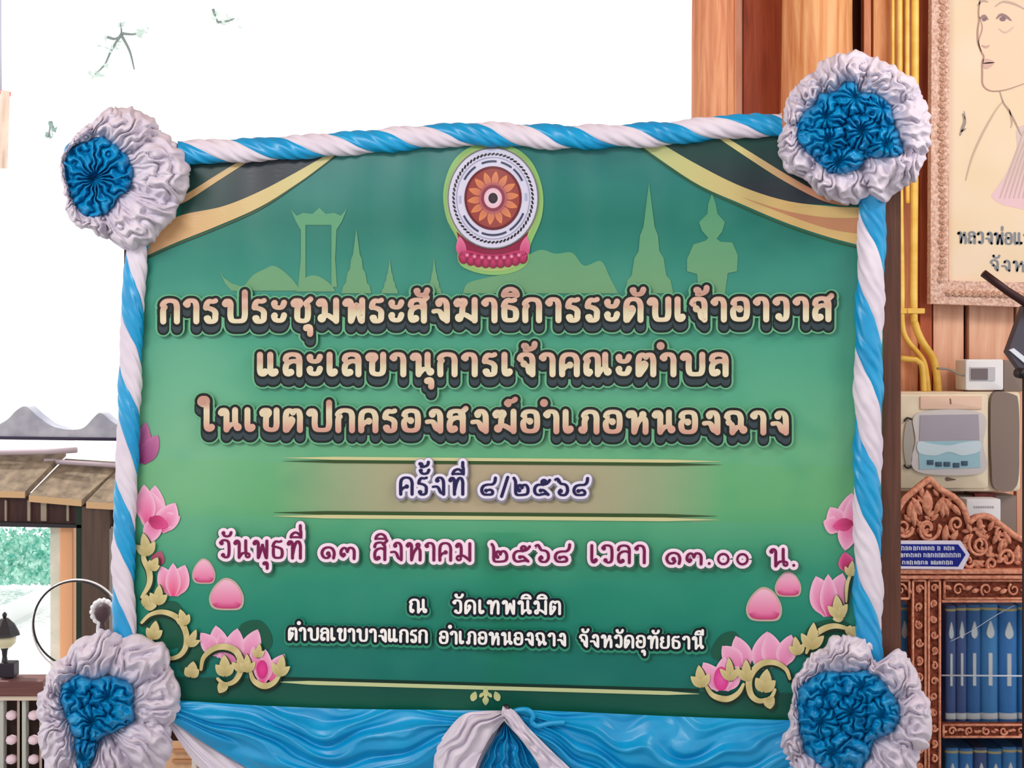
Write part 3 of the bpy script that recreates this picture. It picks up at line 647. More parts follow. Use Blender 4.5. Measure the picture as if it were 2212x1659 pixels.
small([('ครั้งที่', 862, 1003, 1071, 1071), ('๘/๒๕๖๘', 1037, 1272, 1072, 1073)], 36, 3.5, (34, 22, 92), (240, 236, 255), 6, (150, 150, 170))
small([('วันพุธที่', 473, 652, 1207, 1209), ('๑๓', 692, 768, 1209, 1210), ('สิงหาคม', 806, 1018, 1212, 1214), ('๒๕๖๘', 1060, 1233, 1216, 1217), ('เวลา', 1275, 1395, 1218, 1219),
       ('๑๓.๐๐', 1437, 1620, 1221, 1223), ('น.', 1662, 1720, 1226, 1226)], 37, 3.3, (132, 16, 92), (255, 234, 252), 7, (70, 120, 100))
small([('ณ', 884, 922, 1325, 1326), ('วัดเทพนิมิต', 977, 1212, 1327, 1329)], 27, 3.1, (255, 255, 255), (8, 26, 48), 5.5, (60, 160, 130))
small([('ตำบลเขาบางแกรก', 622, 924, 1384, 1390), ('อำเภอหนองฉาง', 948, 1223, 1392, 1397), ('จังหวัดอุทัยธานี', 1250, 1520, 1399, 1404)], 25, 3.0, (255, 255, 255), (6, 30, 44), 5.5, (60, 160, 130))

# ------------------------------------------------------------------ twisted two-colour garlands
def garland(path, radius, period, phase, label, vertical, d0=.012):
    t = thing('twisted_garland', B(path[len(path)//2][0], max(p[1] for p in path), d0), label, 'garland', None)
    pts = catmull(path, 5); L = [0]
    for i in range(1, len(pts)): L.append(L[-1]+math.dist(pts[i], pts[i-1]))
    for (nm, mat, ph0) in (('blue_strand', BLUE, 0.0), ('white_strand', WHITE, PI)):
        g = G(); n = 30; V = []
        for i, (x, y) in enumerate(pts):
            a = pts[max(0, i-1)]; b = pts[min(len(pts)-1, i+1)]; dx, dy = b[0]-a[0], b[1]-a[1]; q = math.hypot(dx, dy); dx /= q; dy /= q
            sx, sy = (-dy, dx) if not vertical else (dy, -dx)
            R = radius*(1+.10*noise.noise(Vector((L[i]/70, phase, 0))))
            warp = .55*noise.noise(Vector((L[i]/120, phase, 3)))
            for k in range(n+1):
                f = PI*(-.06+1.12*k/n)          # across the strand
                th = f+ph0-2*PI*(L[i]+phase)/period+warp
                blg = max(0, math.sin(max(0, min(PI, f))))**.5
                pl = .055*math.sin(f*7+2.2*noise.noise(Vector((L[i]/60, f, ph0))))*blg+.05*noise.noise(Vector((L[i]/26, f*2.2, ph0+9)))
                rr = R*(.80+.22*blg+pl)
                V.append(B(x+sx*rr*math.cos(th), y+sy*rr*math.cos(th), d0+rr*math.sin(th)*.0009))
        m = len(pts); g.add(V, [(i*(n+1)+k, i*(n+1)+k+1, (i+1)*(n+1)+k+1, (i+1)*(n+1)+k) for i in range(m-1) for k in range(n)])
        g.obj(nm, mat, t)
    return t
garland([(384, 329), (500, 326), (640, 318), (800, 306), (940, 294), (1060, 290), (1200, 296), (1330, 294), (1450, 288), (1560, 275), (1690, 270)], 26, 212, -5, 'twisted blue and white cloth garland along the top edge of the green banner', False)
garland([(300, 500), (291, 600), (284, 720), (280, 850), (276, 960), (270, 1100), (266, 1240), (270, 1370), (272, 1420)], 25, 240, 72, 'twisted blue and white cloth garland down the left edge of the green banner', True)
garland([(1884, 400), (1883, 520), (1880, 640), (1876, 760), (1876, 900), (1874, 1020), (1874, 1140), (1875, 1260), (1876, 1380), (1876, 1450)], 31, 310, -34, 'twisted blue and white cloth garland down the right edge of the green banner', True)

# ------------------------------------------------------------------ ruffled rosettes
def radial(pts, c):     # outline points -> radius function of angle
    A = sorted((math.atan2(y-c[1], x-c[0]), math.hypot(x-c[0], y-c[1])) for x, y in catmull(pts, 6, True))
    A = [(a-2*PI, r) for a, r in A[-3:]]+A+[(a+2*PI, r) for a, r in A[:3]]
    def f(a):
        a = (a+PI) % (2*PI)-PI
        for i in range(len(A)-1):
            if A[i][0] <= a <= A[i+1][0]:
                t = (a-A[i][0])/max(1e-9, A[i+1][0]-A[i][0]); return A[i][1]*(1-t)+A[i+1][1]*t
        return A[0][1]
    return f
def ridge(v): return 1-abs(2*(v-math.floor(v))-1)          # 0..1 triangle
def rosette(c, white, blue, lobes, label, seed, tuft, npl=11):
    t = thing('rosette', B(c[0], max(p[1] for p in white), .03), label, 'rosette', None)
    bc = (sum(p[0] for p in blue)/len(blue), sum(p[1] for p in blue)/len(blue))
    RW = radial(white, bc); RB = radial(blue, bc)
    g = G(); NA, NT = 420, 46; V = []
    puffs = tuft
    for i in range(NA):
        a = 2*PI*i/NA; ro = RW(a); ri = RB(a)*.88
        # which puff
        pf = [((a-q+PI) % (2*PI)-PI) for q in puffs]; near = min(range(len(pf)), key=lambda k: abs(pf[k])); da = pf[near]
        srt = sorted(abs(v) for v in pf); seam = min(1, (srt[1]-srt[0])/.32)       # 0 at the seam between two puffs
        for k in range(NT+1):
            u = k/NT*1.18
            rho = ri+(ro-ri)*min(u, 1.0)
            prof = math.sin(PI*min(1, u)*.97+.03)**.6 if u < 1 else 0
            ph = near*1.9+seed
            # gathers run mostly away from the middle and fan out of each tuft
            w1 = noise.noise(Vector((a*2.2, u*1.7, ph)))*1.6+.9*noise.noise(Vector((a*6, u*4, ph+4)))
            dirn = math.sin(ph*2.3)*2.6
            pl = ridge(da*4.2+dirn*u+w1*1.15)**.7
            pl2 = ridge(da*9+dirn*1.7*u+w1*1.6+.3)**.8*(.4+.6*max(0, noise.noise(Vector((a*1.7, u*2, ph+7)))+.4))
            h = prof*(.030+.020*seam)+prof*(.0250*pl+.0075*pl2)-.012*(1-seam)*prof+.010*noise.noise(Vector((a*4, u*3, seed)))*prof
            edge = 1+(.03*(pl-.5)+.015*(pl2-.5)+.05*noise.noise(Vector((a*5, 3, seed)))*1+.02*noise.noise(Vector((a*12, 1, seed))))*min(1, u*1.3)-.05*(1-seam)*u
            if u >= 1: h = -.03*(u-1)/.18; 
            r_ = rho*edge*(1-.10*max(0, u-1)/.18)
            V.append(B(bc[0]+r_*math.cos(a), bc[1]+r_*math.sin(a), .022+h))
    n = NT+1
    g.add(V, [(i*n+k, ((i+1) % NA)*n+k, ((i+1) % NA)*n+k+1, i*n+k+1) for i in range(NA) for k in range(NT)])
    g.obj('white_ruffle', WHITE, t)
    g = G(); NA, NT = 300, 90; V = []
    for i in range(NA):
        a = 2*PI*i/NA; R = RB(a)*1.02
        for k in range(NT+1):
            u = k/NT; x = bc[0]+R*u*math.cos(a); y = bc[1]+R*u*math.sin(a)
            D = sorted(((math.hypot((x-l[0]), (y-l[1])*1.05), j) for j, l in enumerate(lobes)))
            d, j = D[0]; d2 = D[1][0] if len(D) > 1 else 120
            seam = min(1, (d2-d)/26) if len(D) > 1 else 1
            ang = math.atan2(y-lobes[j][1], x-lobes[j][0])
            wv = noise.noise(Vector((x/24, y/24, seed+j)))*1.1+.45*noise.noise(Vector((x/12, y/12, seed+j)))
            nn = npl+(j*5) % 4-1 if len(lobes) > 2 else npl; s = ridge(ang/(2*PI)*nn+wv*.85+j*.37); pl = s**.45
            q = min(1, d/16)
            dome = math.sqrt(max(0, 1-u**2.4))
            h = .030*dome+.022*(seam**.5)*min(1, dome*1.6)+.030*pl*q*min(1, dome*2.0)-.014*(1-q)
            V.append(B(x+3*noise.noise(Vector((x/15, y/15, 2))), y, .030+h))
    n = NT+1
    g.add(V, [(i*n+k, ((i+1) % NA)*n+k, ((i+1) % NA)*n+k+1, i*n+k+1) for i in range(NA) for k in range(NT)])
    g.obj('blue_ruffle', BLUED, t)
    return t
R_ = math.radians
rosette((268, 385), [(176, 280), (215, 244), (262, 233), (310, 240), (350, 268), (372, 300), (404, 344), (408, 400), (390, 452), (350, 500), (322, 530), (258, 534), (212, 508), (168, 488), (146, 462), (136, 400), (128, 350), (150, 312)],
        [(150, 310), (186, 302), (222, 292), (250, 312), (280, 345), (288, 380), (276, 414), (256, 425), (236, 458), (196, 475), (168, 462), (150, 425), (134, 380), (136, 340)],
        [(204, 385), (204, 386.5)], 'blue-centred white ruffled rosette at the top left corner of the banner', 3.3, [R_(x) for x in (-130, -60, -10, 48, 110, 175)], 17)
rosette((1848, 278), [(1712, 190), (1760, 144), (1800, 120), (1852, 108), (1910, 130), (1960, 160), (1994, 196), (2008, 240), (2013, 280), (2006, 330), (2008, 345), (1975, 388), (1920, 428), (1870, 438), (1800, 436), (1755, 408), (1706, 372), (1680, 320), (1690, 260), (1695, 215)],
        [(1770, 202), (1800, 198), (1828, 172), (1850, 180), (1856, 198), (1890, 200), (1922, 225), (1936, 268), (1952, 332), (1904, 342), (1872, 344), (1850, 370), (1795, 378), (1770, 355), (1730, 322), (1716, 284), (1732, 248), (1760, 224)],
        [(1786, 252), (1790, 300), (1846, 210), (1862, 282), (1905, 232), (1915, 312), (1812, 350)], 'blue-centred white ruffled rosette at the top right corner of the banner', 8.1, [R_(x) for x in (-150, -95, -45, 0, 45, 100, 160, 200)], 10)
rosette((235, 1520), [(140, 1410), (178, 1378), (230, 1362), (290, 1362), (350, 1392), (378, 1430), (388, 1480), (386, 1540), (378, 1580), (366, 1620), (330, 1690), (240, 1720), (130, 1700), (92, 1640), (80, 1560), (84, 1500), (112, 1440)],
        [(135, 1475), (170, 1458), (200, 1466), (240, 1460), (286, 1480), (288, 1520), (290, 1556), (250, 1580), (215, 1600), (200, 1650), (170, 1680), (160, 1600), (138, 1540), (128, 1505)],
        [(158, 1495), (232, 1505), (200, 1560), (182, 1640)], 'blue-centred white ruffled rosette at the bottom left corner of the banner', 5.7, [R_(x) for x in (-140, -92, -50, -12, 32, 80, 150, 190)], 8)
rosette((1850, 1550), [(1712, 1460), (1750, 1405), (1785, 1398), (1800, 1376), (1880, 1378), (1895, 1430), (1940, 1404), (1975, 1440), (2000, 1490), (2010, 1530), (2012, 1600), (1990, 1640), (1960, 1690), (1880, 1730), (1770, 1730), (1720, 1690), (1694, 1640), (1690, 1590), (1706, 1570), (1704, 1510)],
        [(1722, 1490), (1756, 1460), (1790, 1448), (1830, 1450), (1880, 1448), (1910, 1470), (1936, 1510), (1946, 1545), (1930, 1580), (1890, 1600), (1876, 1640), (1840, 1680), (1790, 1670), (1740, 1630), (1724, 1590), (1716, 1540)],
        [(1782, 1500), (1862, 1484), (1775, 1560), (1838, 1540), (1905, 1545), (1800, 1625)], 'blue-centred white ruffled rosette at the bottom right corner of the banner', 2.2, [R_(x) for x in (-140, -95, -42, 5, 50, 110, 170, 215)], 8)

# ------------------------------------------------------------------ swags under the banner
def swag(parent, name, mat, top, bot, nf, amp, seed, d0, sharp=1.0, nu=150, nv=80, depth_taper=True):
    T = catmull(top, 8); Bm = catmull(bot, 8); g = G(); V = []
    def at(P_, t): f = t*(len(P_)-1); i = min(int(f), len(P_)-2); q = f-i; return (P_[i][0]*(1-q)+P_[i+1][0]*q, P_[i][1]*(1-q)+P_[i+1][1]*q)
    for i in range(nu+1):
        u = i/nu; a = at(T, u); b = at(Bm, u)
        for k in range(nv+1):
            v = k/nv; x = a[0]*(1-v)+b[0]*v; y = a[1]*(1-v)+b[1]*v
            wp = noise.noise(Vector((u*3, v*2, seed)))*1.1+.5*noise.noise(Vector((u*8, v*3, seed+2)))
            f = ridge(v*nf+wp+seed)
            f2 = ridge(v*nf*2.3+wp*1.7)
            q = (.35+.65*math.sin(PI*u)) if depth_taper else 1
            h = amp*(f**1.2*.8+.25*f2)*q*(.3+.7*min(1, v*4))
            V.append(B(x, y, d0+h+.02*math.sin(PI*min(1, v*.8))*1.0))
    n = nv+1
    g.add(V, [(i*n+k, (i+1)*n+k, (i+1)*n+k+1, i*n+k+1) for i in range(nu) for k in range(nv)])
    return g.obj(name, mat, parent)
t = thing('swag', B(740, 1800, .02), 'blue satin swag with white lower layer hanging below the banner, left of the bow', 'drape')
swag(t, 'blue_satin', BLUE, [(385, 1513), (560, 1524), (740, 1531), (900, 1533), (1090, 1535)], [(375, 1560), (470, 1622), (600, 1690), (740, 1730), (880, 1720), (1000, 1650), (1085, 1545)], 3.2, .030, .2, .018)
swag(t, 'white_layer', WHITE, [(372, 1550), (460, 1612), (590, 1680), (740, 1720), (880, 1710), (1000, 1640), (1080, 1550)], [(368, 1572), (440, 1668), (590, 1780), (740, 1830), (900, 1800), (1010, 1700), (1086, 1556)], 1.5, .016, 2.2, .008)
t = thing('swag', B(1400, 1800, .02), 'blue satin swag with white lower layer hanging below the banner, right of the bow', 'drape')
swag(t, 'blue_satin', BLUE, [(1100, 1532), (1250, 1538), (1400, 1545), (1550, 1551), (1712, 1556)], [(1104, 1545), (1200, 1650), (1300, 1730), (1420, 1760), (1560, 1750), (1660, 1720), (1712, 1690)], 3.6, .030, 4.4, .018)
swag(t, 'white_layer', WHITE, [(1102, 1548), (1200, 1645), (1300, 1725), (1420, 1755), (1560, 1745), (1660, 1715), (1712, 1690)], [(1100, 1556), (1190, 1690), (1300, 1800), (1420, 1840), (1560, 1820), (1660, 1790), (1712, 1750)], 1.5, .016, 1.2, .008)
t = thing('bow', B(1090, 1760, .03), 'gathered white and blue bow at the middle of the banner foot between two swags', 'bow')
swag(t, 'white_tail', WHITE, [(1085, 1535), (1040, 1536), (1000, 1544), (965, 1580), (940, 1625), (935, 1690), (930, 1740)], [(1094, 1552), (1078, 1570), (1062, 1588), (1048, 1612), (1030, 1650), (1015, 1700), (1000, 1760)], 2.6, .022, .6, .05, depth_taper=False)
swag(t, 'white_tail', WHITE, [(1086, 1524), (1112, 1536), (1142, 1572), (1190, 1620), (1240, 1668), (1290, 1720)], [(1082, 1546), (1098, 1568), (1130, 1604), (1160, 1646), (1190, 1700), (1220, 1750)], 1.6, .018, 3.1, .055, depth_taper=False)
swag(t, 'blue_ruffle', BLUED, [(1090, 1560), (1070, 1590), (1050, 1625), (1030, 1670), (1010, 1740)], [(1096, 1560), (1125, 1595), (1155, 1640), (1180, 1690), (1200, 1750)], 5.5, .028, 1.9, .03, depth_taper=False)
g = G(); g.lathe(B(1093, 1531, .06), [(.001, -.006), (.007, -.005), (.010, 0), (.007, .006), (.001, .008)], 16, axis='Y'); g.obj('pin', BLACKM, t)
g = G(); V = []; pts = catmull([(1104, 1540), (1120, 1534), (1140, 1534), (1152, 1546), (1148, 1558), (1160, 1568), (1190, 1562), (1220, 1560)], 4)
g.tube([B(x, y, .05) for x, y in pts], .006, 10); g.obj('blue_loop', BLUE, t)

# ------------------------------------------------------------------ portrait in its carved frame on the wall
FY = 3.56
pf = thing('portrait_frame', W(2150, 660, FY), 'carved pale wooden frame around a cream sketch of a monk, on the wall', 'picture')
g = G(); g.plate([(2052, -260), (2460, -260), (2460, 614), (2046, 604)], FY+.012, .006)
g.obj('backing', WOOD_PALE, pf, smooth=False)
g = G(); V = []; C = []; f = _surf(FY+.012, 0)
for j in range(41):
    for i in range(21):
        x = 2050+400*i/20; y = -250+860*j/40; V.append(f(x, y)); C.append(lin(mixc((244, 222, 190), (248, 228, 204), noise.noise(Vector((x/90, y/90, 0)))+.5)))
g.add(V, [(j*21+i, j*21+i+1, (j+1)*21+i+1, (j+1)*21+i) for j in range(40) for i in range(20)], C)
FM = FY+.012
def ink(pts, w, c, lay=3, closed=False):
    c = mixc(c, (246, 224, 200), .42); w = w*.85
    ribbon(g, catmull(pts, 4), (lambda t, dx, dy: w*(.4+.6*math.sin(PI*t))), lay, lin(c), FM)
SKIN = lin((244, 220, 194)); S2 = lin((238, 204, 190))
fill(g, catmull([(2122, -60), (2118, 0), (2114, 40), (2112, 70), (2116, 100), (2124, 128), (2122, 150), (2122, 180), (2130, 194), (2150, 196), (2180, 196), (2230, 180), (2330, 150), (2350, 0), (2300, -120), (2200, -150)], 8, True), 1, SKIN, FM)
ink([(2124, -70), (2118, -10), (2114, 24), (2115, 44), (2112, 66), (2113, 92), (2120, 112), (2125, 122), (2122, 136), (2122, 160), (2123, 182), (2134, 194), (2152, 197), (2180, 192), (2225, 176)], 2.2, (150, 104, 96))
ink([(2115, 36), (2122, 60), (2114, 90), (2120, 112)], 1.6, (170, 110, 120)); ink([(2112, 12), (2122, 2), (2134, 4)], 3, (168, 140, 140))
ink([(2150, 14), (2166, 4), (2190, 8), (2214, 20)], 3, (176, 150, 148)); ink([(2118, 40), (2126, 34), (2134, 42)], 3.6, (104, 74, 92)); ink([(2153, 40), (2162, 32), (2174, 36), (2184, 44)], 4, (104, 74, 92))
fill(g, ellipse(2166, 41, 7, 5, 14), 3, lin((150, 124, 134)), FM); fill(g, ellipse(2126, 42, 5, 4, 14), 3, lin((150, 124, 134)), FM)
ink([(2158, 62), (2172, 70), (2190, 58)], 2.4, (214, 180, 172)); ink([(2121, 98), (2130, 102), (2137, 98)], 3, (190, 140, 136))
fill(g, catmull([(2123, 130), (2132, 127), (2148, 134), (2138, 146), (2126, 148)], 3, True), 3, lin((222, 186, 176)), FM); ink([(2123, 137), (2134, 136), (2148, 135)], 1.6, (150, 112, 116))
ink([(2160, 198), (2168, 222), (2178, 236), (2192, 262), (2206, 292)], 2.4, (150, 120, 112)); ink([(2166, 220), (2150, 240), (2122, 290), (2100, 340), (2086, 390)], 2.6, (186, 158, 142)); ink([(2180, 236), (2186, 262), (2184, 276)], 2, (176, 150, 140))
fill(g, catmull([(2212, 270), (2196, 320), (2176, 370), (2150, 410), (2142, 424), (2160, 440), (2200, 450), (2300, 470), (2400, 440), (2380, 300)], 8, True), 1, lambda x, y: lin(mixc((226, 206, 202), (240, 206, 214), (y-300)/130)), FM)
for k in range(6): ink([(2212+k*9, 282+k*3), (2196+k*8, 330), (2176+k*9, 384), (2160+k*10, 428)], 2.2, (190, 168, 172))
ink([(2080, 246), (2084, 262), (2078, 280), (2074, 292)], 4, (110, 104, 110)); ink([(2076, 284), (2086, 278)], 3, (110, 104, 110)); ink([(2083, 240), (2085, 258)], 1.6, (140, 130, 130))
GI = [(0, 0, 0, 3, K((142, 148, 158)))]
write(g, 'หลวงพ่อแพ', 2068, 2232, 527, 531, 24, 2.7, GI, .36, FM)
write(g, 'จังหวัด', 2138, 2262, 586, 590, 22, 2.5, GI, .36, FM)
g.obj('portrait_print', PAPER, pf)
FR = noisy('carved_frame_wood', (196, 150, 134), (236, 206, 190), (40, 40, 40), 3, .55, .3, .5)
FRD = noisy('frame_relief', (180, 128, 108), (232, 196, 172), (60, 60, 60), 3, .5, .3, .5)
g = G(); g.plate([(2014, -300), (2054, -300), (2048, 606), (2010, 656)], FY-.012, .03); g.obj('frame_side', FR, pf, smooth=False)
g = G(); g.plate([(2010, 656), (2048, 606), (2470, 618), (2470, 672)], FY-.012, .03); g.obj('frame_side', FR, pf, smooth=False)
g = G(); g.plate([(2014, -300), (2480, -300), (2480, -262), (2054, -262)], FY-.012, .03); g.obj('frame_side', FR, pf, smooth=False)
g = G(); random.seed(3)
for k in range(62):
    y = -250+k*14; x = 2036-y*.004+random.uniform(-3, 3)
    p = W(x, y, FY-.014); g.lathe(p, [(.0095, -.002), (.008, .003), (.003, .007), (.0005, .0075)], 9, axis='Y')
    q = [W(x+8*math.cos(a)*(1-a/9), y+7*math.sin(a)*(1-a/9), FY-.016) for a in [j*.8 for j in range(7)]]; g.tube(q, .0022, 5)
for k in range(28):
    x = 2050+k*14; y = 632+k*.4; p = W(x, y, FY-.014); g.lathe(p, [(.0105, -.002), (.008, .004), (.003, .007), (.0005, .0075)], 9, axis='Y')
    q = [W(x+9*math.cos(a)*(1-a/9), y+8*math.sin(a)*(1-a/9), FY-.016) for a in [j*.8 for j in range(7)]]; g.tube(q, .0022, 5)
g.obj('frame_relief', FRD, pf)

# ------------------------------------------------------------------ yellow conduits
CYy = 3.57
def conduit(pts, rpx, label, Y=CYy, saddle=None):
    g = G(); g.tube([W(x, y, Y) for x, y in catmull(pts, 14)], rpx/F*Y, 14)
    o = g.obj('conduit', YELLOW); tag(o, label, 'pipe', 'yellow plastic conduits beside the portrait')
    for (x, y) in saddle or []:
        g = G(); c = W(x, y, Y); r = rpx/F*Y*1.25; g.box((c.x-r*1.9, Y-r, c.z-.008), (c.x+r*1.9, Y+.02, c.z+.008), bev=.003); g.obj('saddle', YELLOW, o, smooth=False)
conduit([(1929, -320), (1929, 200), (1931, 560)], 4, 'thinnest and leftmost of the yellow conduits above the upper right rosette', 3.58)
conduit([(1943, -320), (1944, 300), (1948, 600), (1949, 700), (1960, 735), (1985, 765), (1998, 790), (2006, 850)], 6, 'yellow conduit bending right at the fuse box, left one of the bent pair', saddle=[(1949, 672)])
conduit([(1960, -320), (1960, 200), (1961, 440)], 5.5, 'slim yellow conduit ending behind the upper right rosette, between the two bent ones', 3.58)
conduit([(1977, -320), (1977, 200), (1974, 640), (1977, 700), (1992, 738), (2012, 768), (2020, 790), (2028, 850)], 8, 'thickest and rightmost yellow conduit, running down beside the portrait frame', saddle=[(1976, 672)])
conduit([(1940, 774), (1965, 776), (1990, 786), (1996, 850)], 6.5, 'short yellow conduit running sideways above the beige fuse box', 3.53)
g = G(); g.tube([W(x, y, 3.5) for x, y in catmull([(2024, 796), (2050, 798), (2070, 808), (2092, 812)], 6)], .0035, 8); tag(g.obj('cable', P('grey_cable', (150, 140, 130), .5)), 'thin grey cable between the yellow conduits and the white switch box', 'cable')

# ------------------------------------------------------------------ fuse box, switch box
EY = 3.46
fb = thing('fuse_box', W(2070, 1062, EY), 'beige fuse box with blue tinted window, above the carved bookcase', 'fuse box')
def pbox(name, x0, y0, x1, y1, Y, th, mat, parent, bev=.004):
    a = W(x0, y1, Y); b = W(x1, y0, Y); g = G(); g.box((a.x, Y, a.z), (b.x, Y+th, b.z), bev=bev); return shade_auto(g.obj(name, mat, parent, smooth=True))
pbox('body', 1920, 846, 2206, 1062, EY+.03, .10, BEIGE, fb, .012)
pbox('cover', 1925, 850, 2136, 1056, EY+.008, .03, BEIGE, fb, .01)
g = G(); g.plate(catmull([(2146, 850), (2190, 852), (2200, 870), (2202, 950), (2196, 1050), (2150, 1056), (2142, 1000), (2140, 910)], 8, True), EY+.012, .03); g.obj('side_panel', TAUPE, fb, smooth=False)
pbox('top_band', 1988, 856, 2122, 884, EY+.002, .01, P('pinkish_plastic', (234, 200, 180), .5), fb, .003)
g = G(); g.plate(catmull([(1984, 892), (2120, 892), (2124, 960), (2122, 1020), (1980, 1018), (1978, 950)], 6, True), EY, .01); wf = g.obj('window_frame', P('pale_grey_plastic', (212, 206, 208), .4), fb, smooth=False)
g = G(); g.plate([(1988, 897), (2114, 895), (2116, 950), (1986, 952)], EY-.002, .004); g.obj('window_pane', P('smoky_lilac_pane', (164, 154, 170), .2, .6), wf, smooth=False)
g = G(); g.plate([(1984, 954), (2116, 952), (2118, 1010), (1986, 1014)], EY-.002, .004); g.obj('window_pane', P('blue_pane', (150, 196, 214), .2, .6), wf, smooth=False)
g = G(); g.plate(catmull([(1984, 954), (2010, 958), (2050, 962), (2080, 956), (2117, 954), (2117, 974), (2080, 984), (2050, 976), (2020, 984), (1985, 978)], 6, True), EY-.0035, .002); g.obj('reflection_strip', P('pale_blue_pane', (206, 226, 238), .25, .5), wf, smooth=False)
for k, (x, y) in enumerate(((2004, 994), (2022, 998), (2040, 998), (2060, 1000), (2078, 996))):
    pbox('breaker', x, y, x+13, y+10, EY-.006, .004, P('slate_switch', (70, 96, 120), .5), wf, .001)
g = G(); g.plate(catmull([(1958, 912), (1970, 915), (1972, 960), (1968, 1004), (1958, 1004), (1952, 960)], 6, True), EY, .01); g.obj('latch', P('grey_latch', (172, 166, 160), .4), fb, smooth=False)
for y in (906, 1008):
    g = G(); g.tube([W(x, yy, EY) for x, yy in catmull([(1953, y+4*(1 if y < 950 else -1)), (1960, y-3*(1 if y < 950 else -1)), (1970, y)], 3)], .003, 8); g.obj('clip', BLACKM, fb)
g = G(); ribbon(g, [(2046, 1035), (2064, 1036)], lambda t, a, b: 3.4*(1-t)+1, 1, lin((130, 110, 100)), EY+.008); g.obj('maker_mark', PAPER, fb); g = G(); ribbon(g, [(2053, 862), (2054, 872)], lambda t, a, b: 1.4, 1, lin((150, 110, 100)), EY+.002); g.obj('maker_mark', PAPER, fb)

sb = thing('switch_box', W(2125, 844, 3.48), 'white switch box with grey window on the wall above the fuse box', 'switch')
pbox('body', 2086, 776, 2168, 843, 3.49, .08, WHITEP, sb, .006)
pbox('side_box', 2168, 778, 2210, 846, 3.5, .08, TAUPE, sb, .006)
g = G(); g.plate([(2096, 793), (2150, 793), (2150, 822), (2096, 822)], 3.486, .004); g.obj('window_frame', P('silver_grey', (200, 200, 208), .4), sb, smooth=False)
g = G(); g.plate([(2099, 796), (2134, 796), (2134, 820), (2099, 820)], 3.483, .004); g.obj('window', P('dark_grey_window', (120, 108, 112), .3), sb, smooth=False)
wc = thing('carton', W(2130, 1112, 3.45), 'small white carton with a faint printed line behind the bookcase crest', 'box')
cb = pbox('body', 2088, 1078, 2162, 1130, 3.44, .06, WHITEP, wc, .004)
g = G(); 
for k in range(9): ribbon(g, [(2104+k*5, 1094), (2106+k*5, 1097)], lambda t, a, b: 1.3, 1, lin((190, 190, 196)), 3.44)
g.obj('lettering', PAPER, cb)
rb = thing('conduit_box', W(2180, 1170, 3.5), 'taupe junction box with dark red top strip beneath the fuse box', 'box')
pbox('body', 2060, 1070, 2196, 1180, 3.52, .08, TAUPE, rb, .004); pbox('strip', 2106, 1066, 2152, 1074, 3.50, .03, P('dark_red', (110, 40, 40), .5), rb, .001)

# black stand at the right edge
ms = thing('microphone_stand', (W(2230, 0, 3.0).x, 3.0, 0), 'black stand with slanting arm and slate panel at the right edge', 'stand')
g = G(); g.tube([W(2124, 590, 3.0), W(2175, 628, 3.0), W(2250, 676, 3.0)], [.010, .010, .012], 12); g.obj('arm', P('dark_brown_metal', (58, 30, 34), .45), ms)
g = G(); g.plate([(2214, 660), (2178, 760), (2206, 800), (2300, 880), (2330, 700)], 3.02, .03); g.obj('panel', P('slate_panel', (78, 74, 88), .45), ms, smooth=False)
g = G(); g.plate([(2180, 756), (2190, 752), (2250, 800), (2250, 816)], 3.015, .006); g.obj('bright_edge', P('highlight_edge', (220, 226, 240), .25, .5), ms, smooth=False)  # pale strip modelled in place of the highlight along the panel edge
g = G(); g.tube([(W(2230, 0, 3.0).x, 3.03, .0), (W(2230, 0, 3.0).x, 3.03, 1.75)], .012, 12); g.obj('pole', BLACKM, ms)
g = G(); g.lathe((W(2230, 0, 3.0).x, 3.03, 0), [(.12, 0), (.12, .015), (.03, .03), (.012, .05)], 24); g.obj('base', BLACKM, ms)
g = G(); g.lathe(W(2206, 806, 3.0), [(.012, -.02), (.014, 0), (.012, .02)], 14, axis='Y'); g.obj('knob', BLACKM, ms)

# ------------------------------------------------------------------ carved bookcase
KY = 3.2
bk = thing('bookcase', (W(2170, 0, KY).x, KY+.15, 0), 'carved reddish teak bookcase with crest and glazed doors at the right', 'bookcase')
crest = catmull([(1922, 1232), (1922, 1180), (1922, 1136), (1926, 1128)], 8)+catmull([(1926, 1128), (1950, 1080), (1980, 1052), (2008, 1030)], 8)+catmull([(2008, 1030), (2030, 1052), (2060, 1070), (2080, 1092), (2092, 1126)], 8)+catmull([(2092, 1126), (2108, 1114), (2134, 1112), (2164, 1132), (2200, 1158), (2250, 1176), (2330, 1190), (2400, 1232)], 8)
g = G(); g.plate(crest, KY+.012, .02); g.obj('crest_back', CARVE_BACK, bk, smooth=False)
g = G(); g.tube([W(x, y+4, KY+.006) for x, y in crest[4:-2]], .0085, 8); g.obj('crest_edge', CARVE, bk)
def curl(g, cx, cy, r, turns, start, Y, th=.004, sgn=1, asp=1.15):
    n = int(10*turns)+4; pts = []; R = []
    for i in range(n):
        t = i/(n-1); a = start+sgn*2*PI*turns*t; rr = r*(1-.72*t); pts.append(W(cx+rr*math.cos(a), cy+rr*asp*math.sin(a), Y)); R.append(th*(1-.45*t))
    g.tube(pts, R, 7)
def leaf3(g, x, y, L, w, ang, Y, h=.006):
    a = R_(ang); dx, dy = math.cos(a), -math.sin(a); V = []; n = 6
    for i in range(n+1):
        t = i/n; ww = w/2*math.sin(PI*t)**.7 if 0 < t < 1 else 0
        for s in (-1, 0, 1): V.append(W(x+dx*L*t-dy*ww*s, y+dy*L*t+dx*ww*s, Y-(h if s == 0 and 0 < t < 1 else 0)))
    g.add(V, [(i*3+k, i*3+k+1, (i+1)*3+k+1, (i+1)*3+k) for i in range(n) for k in range(2)])
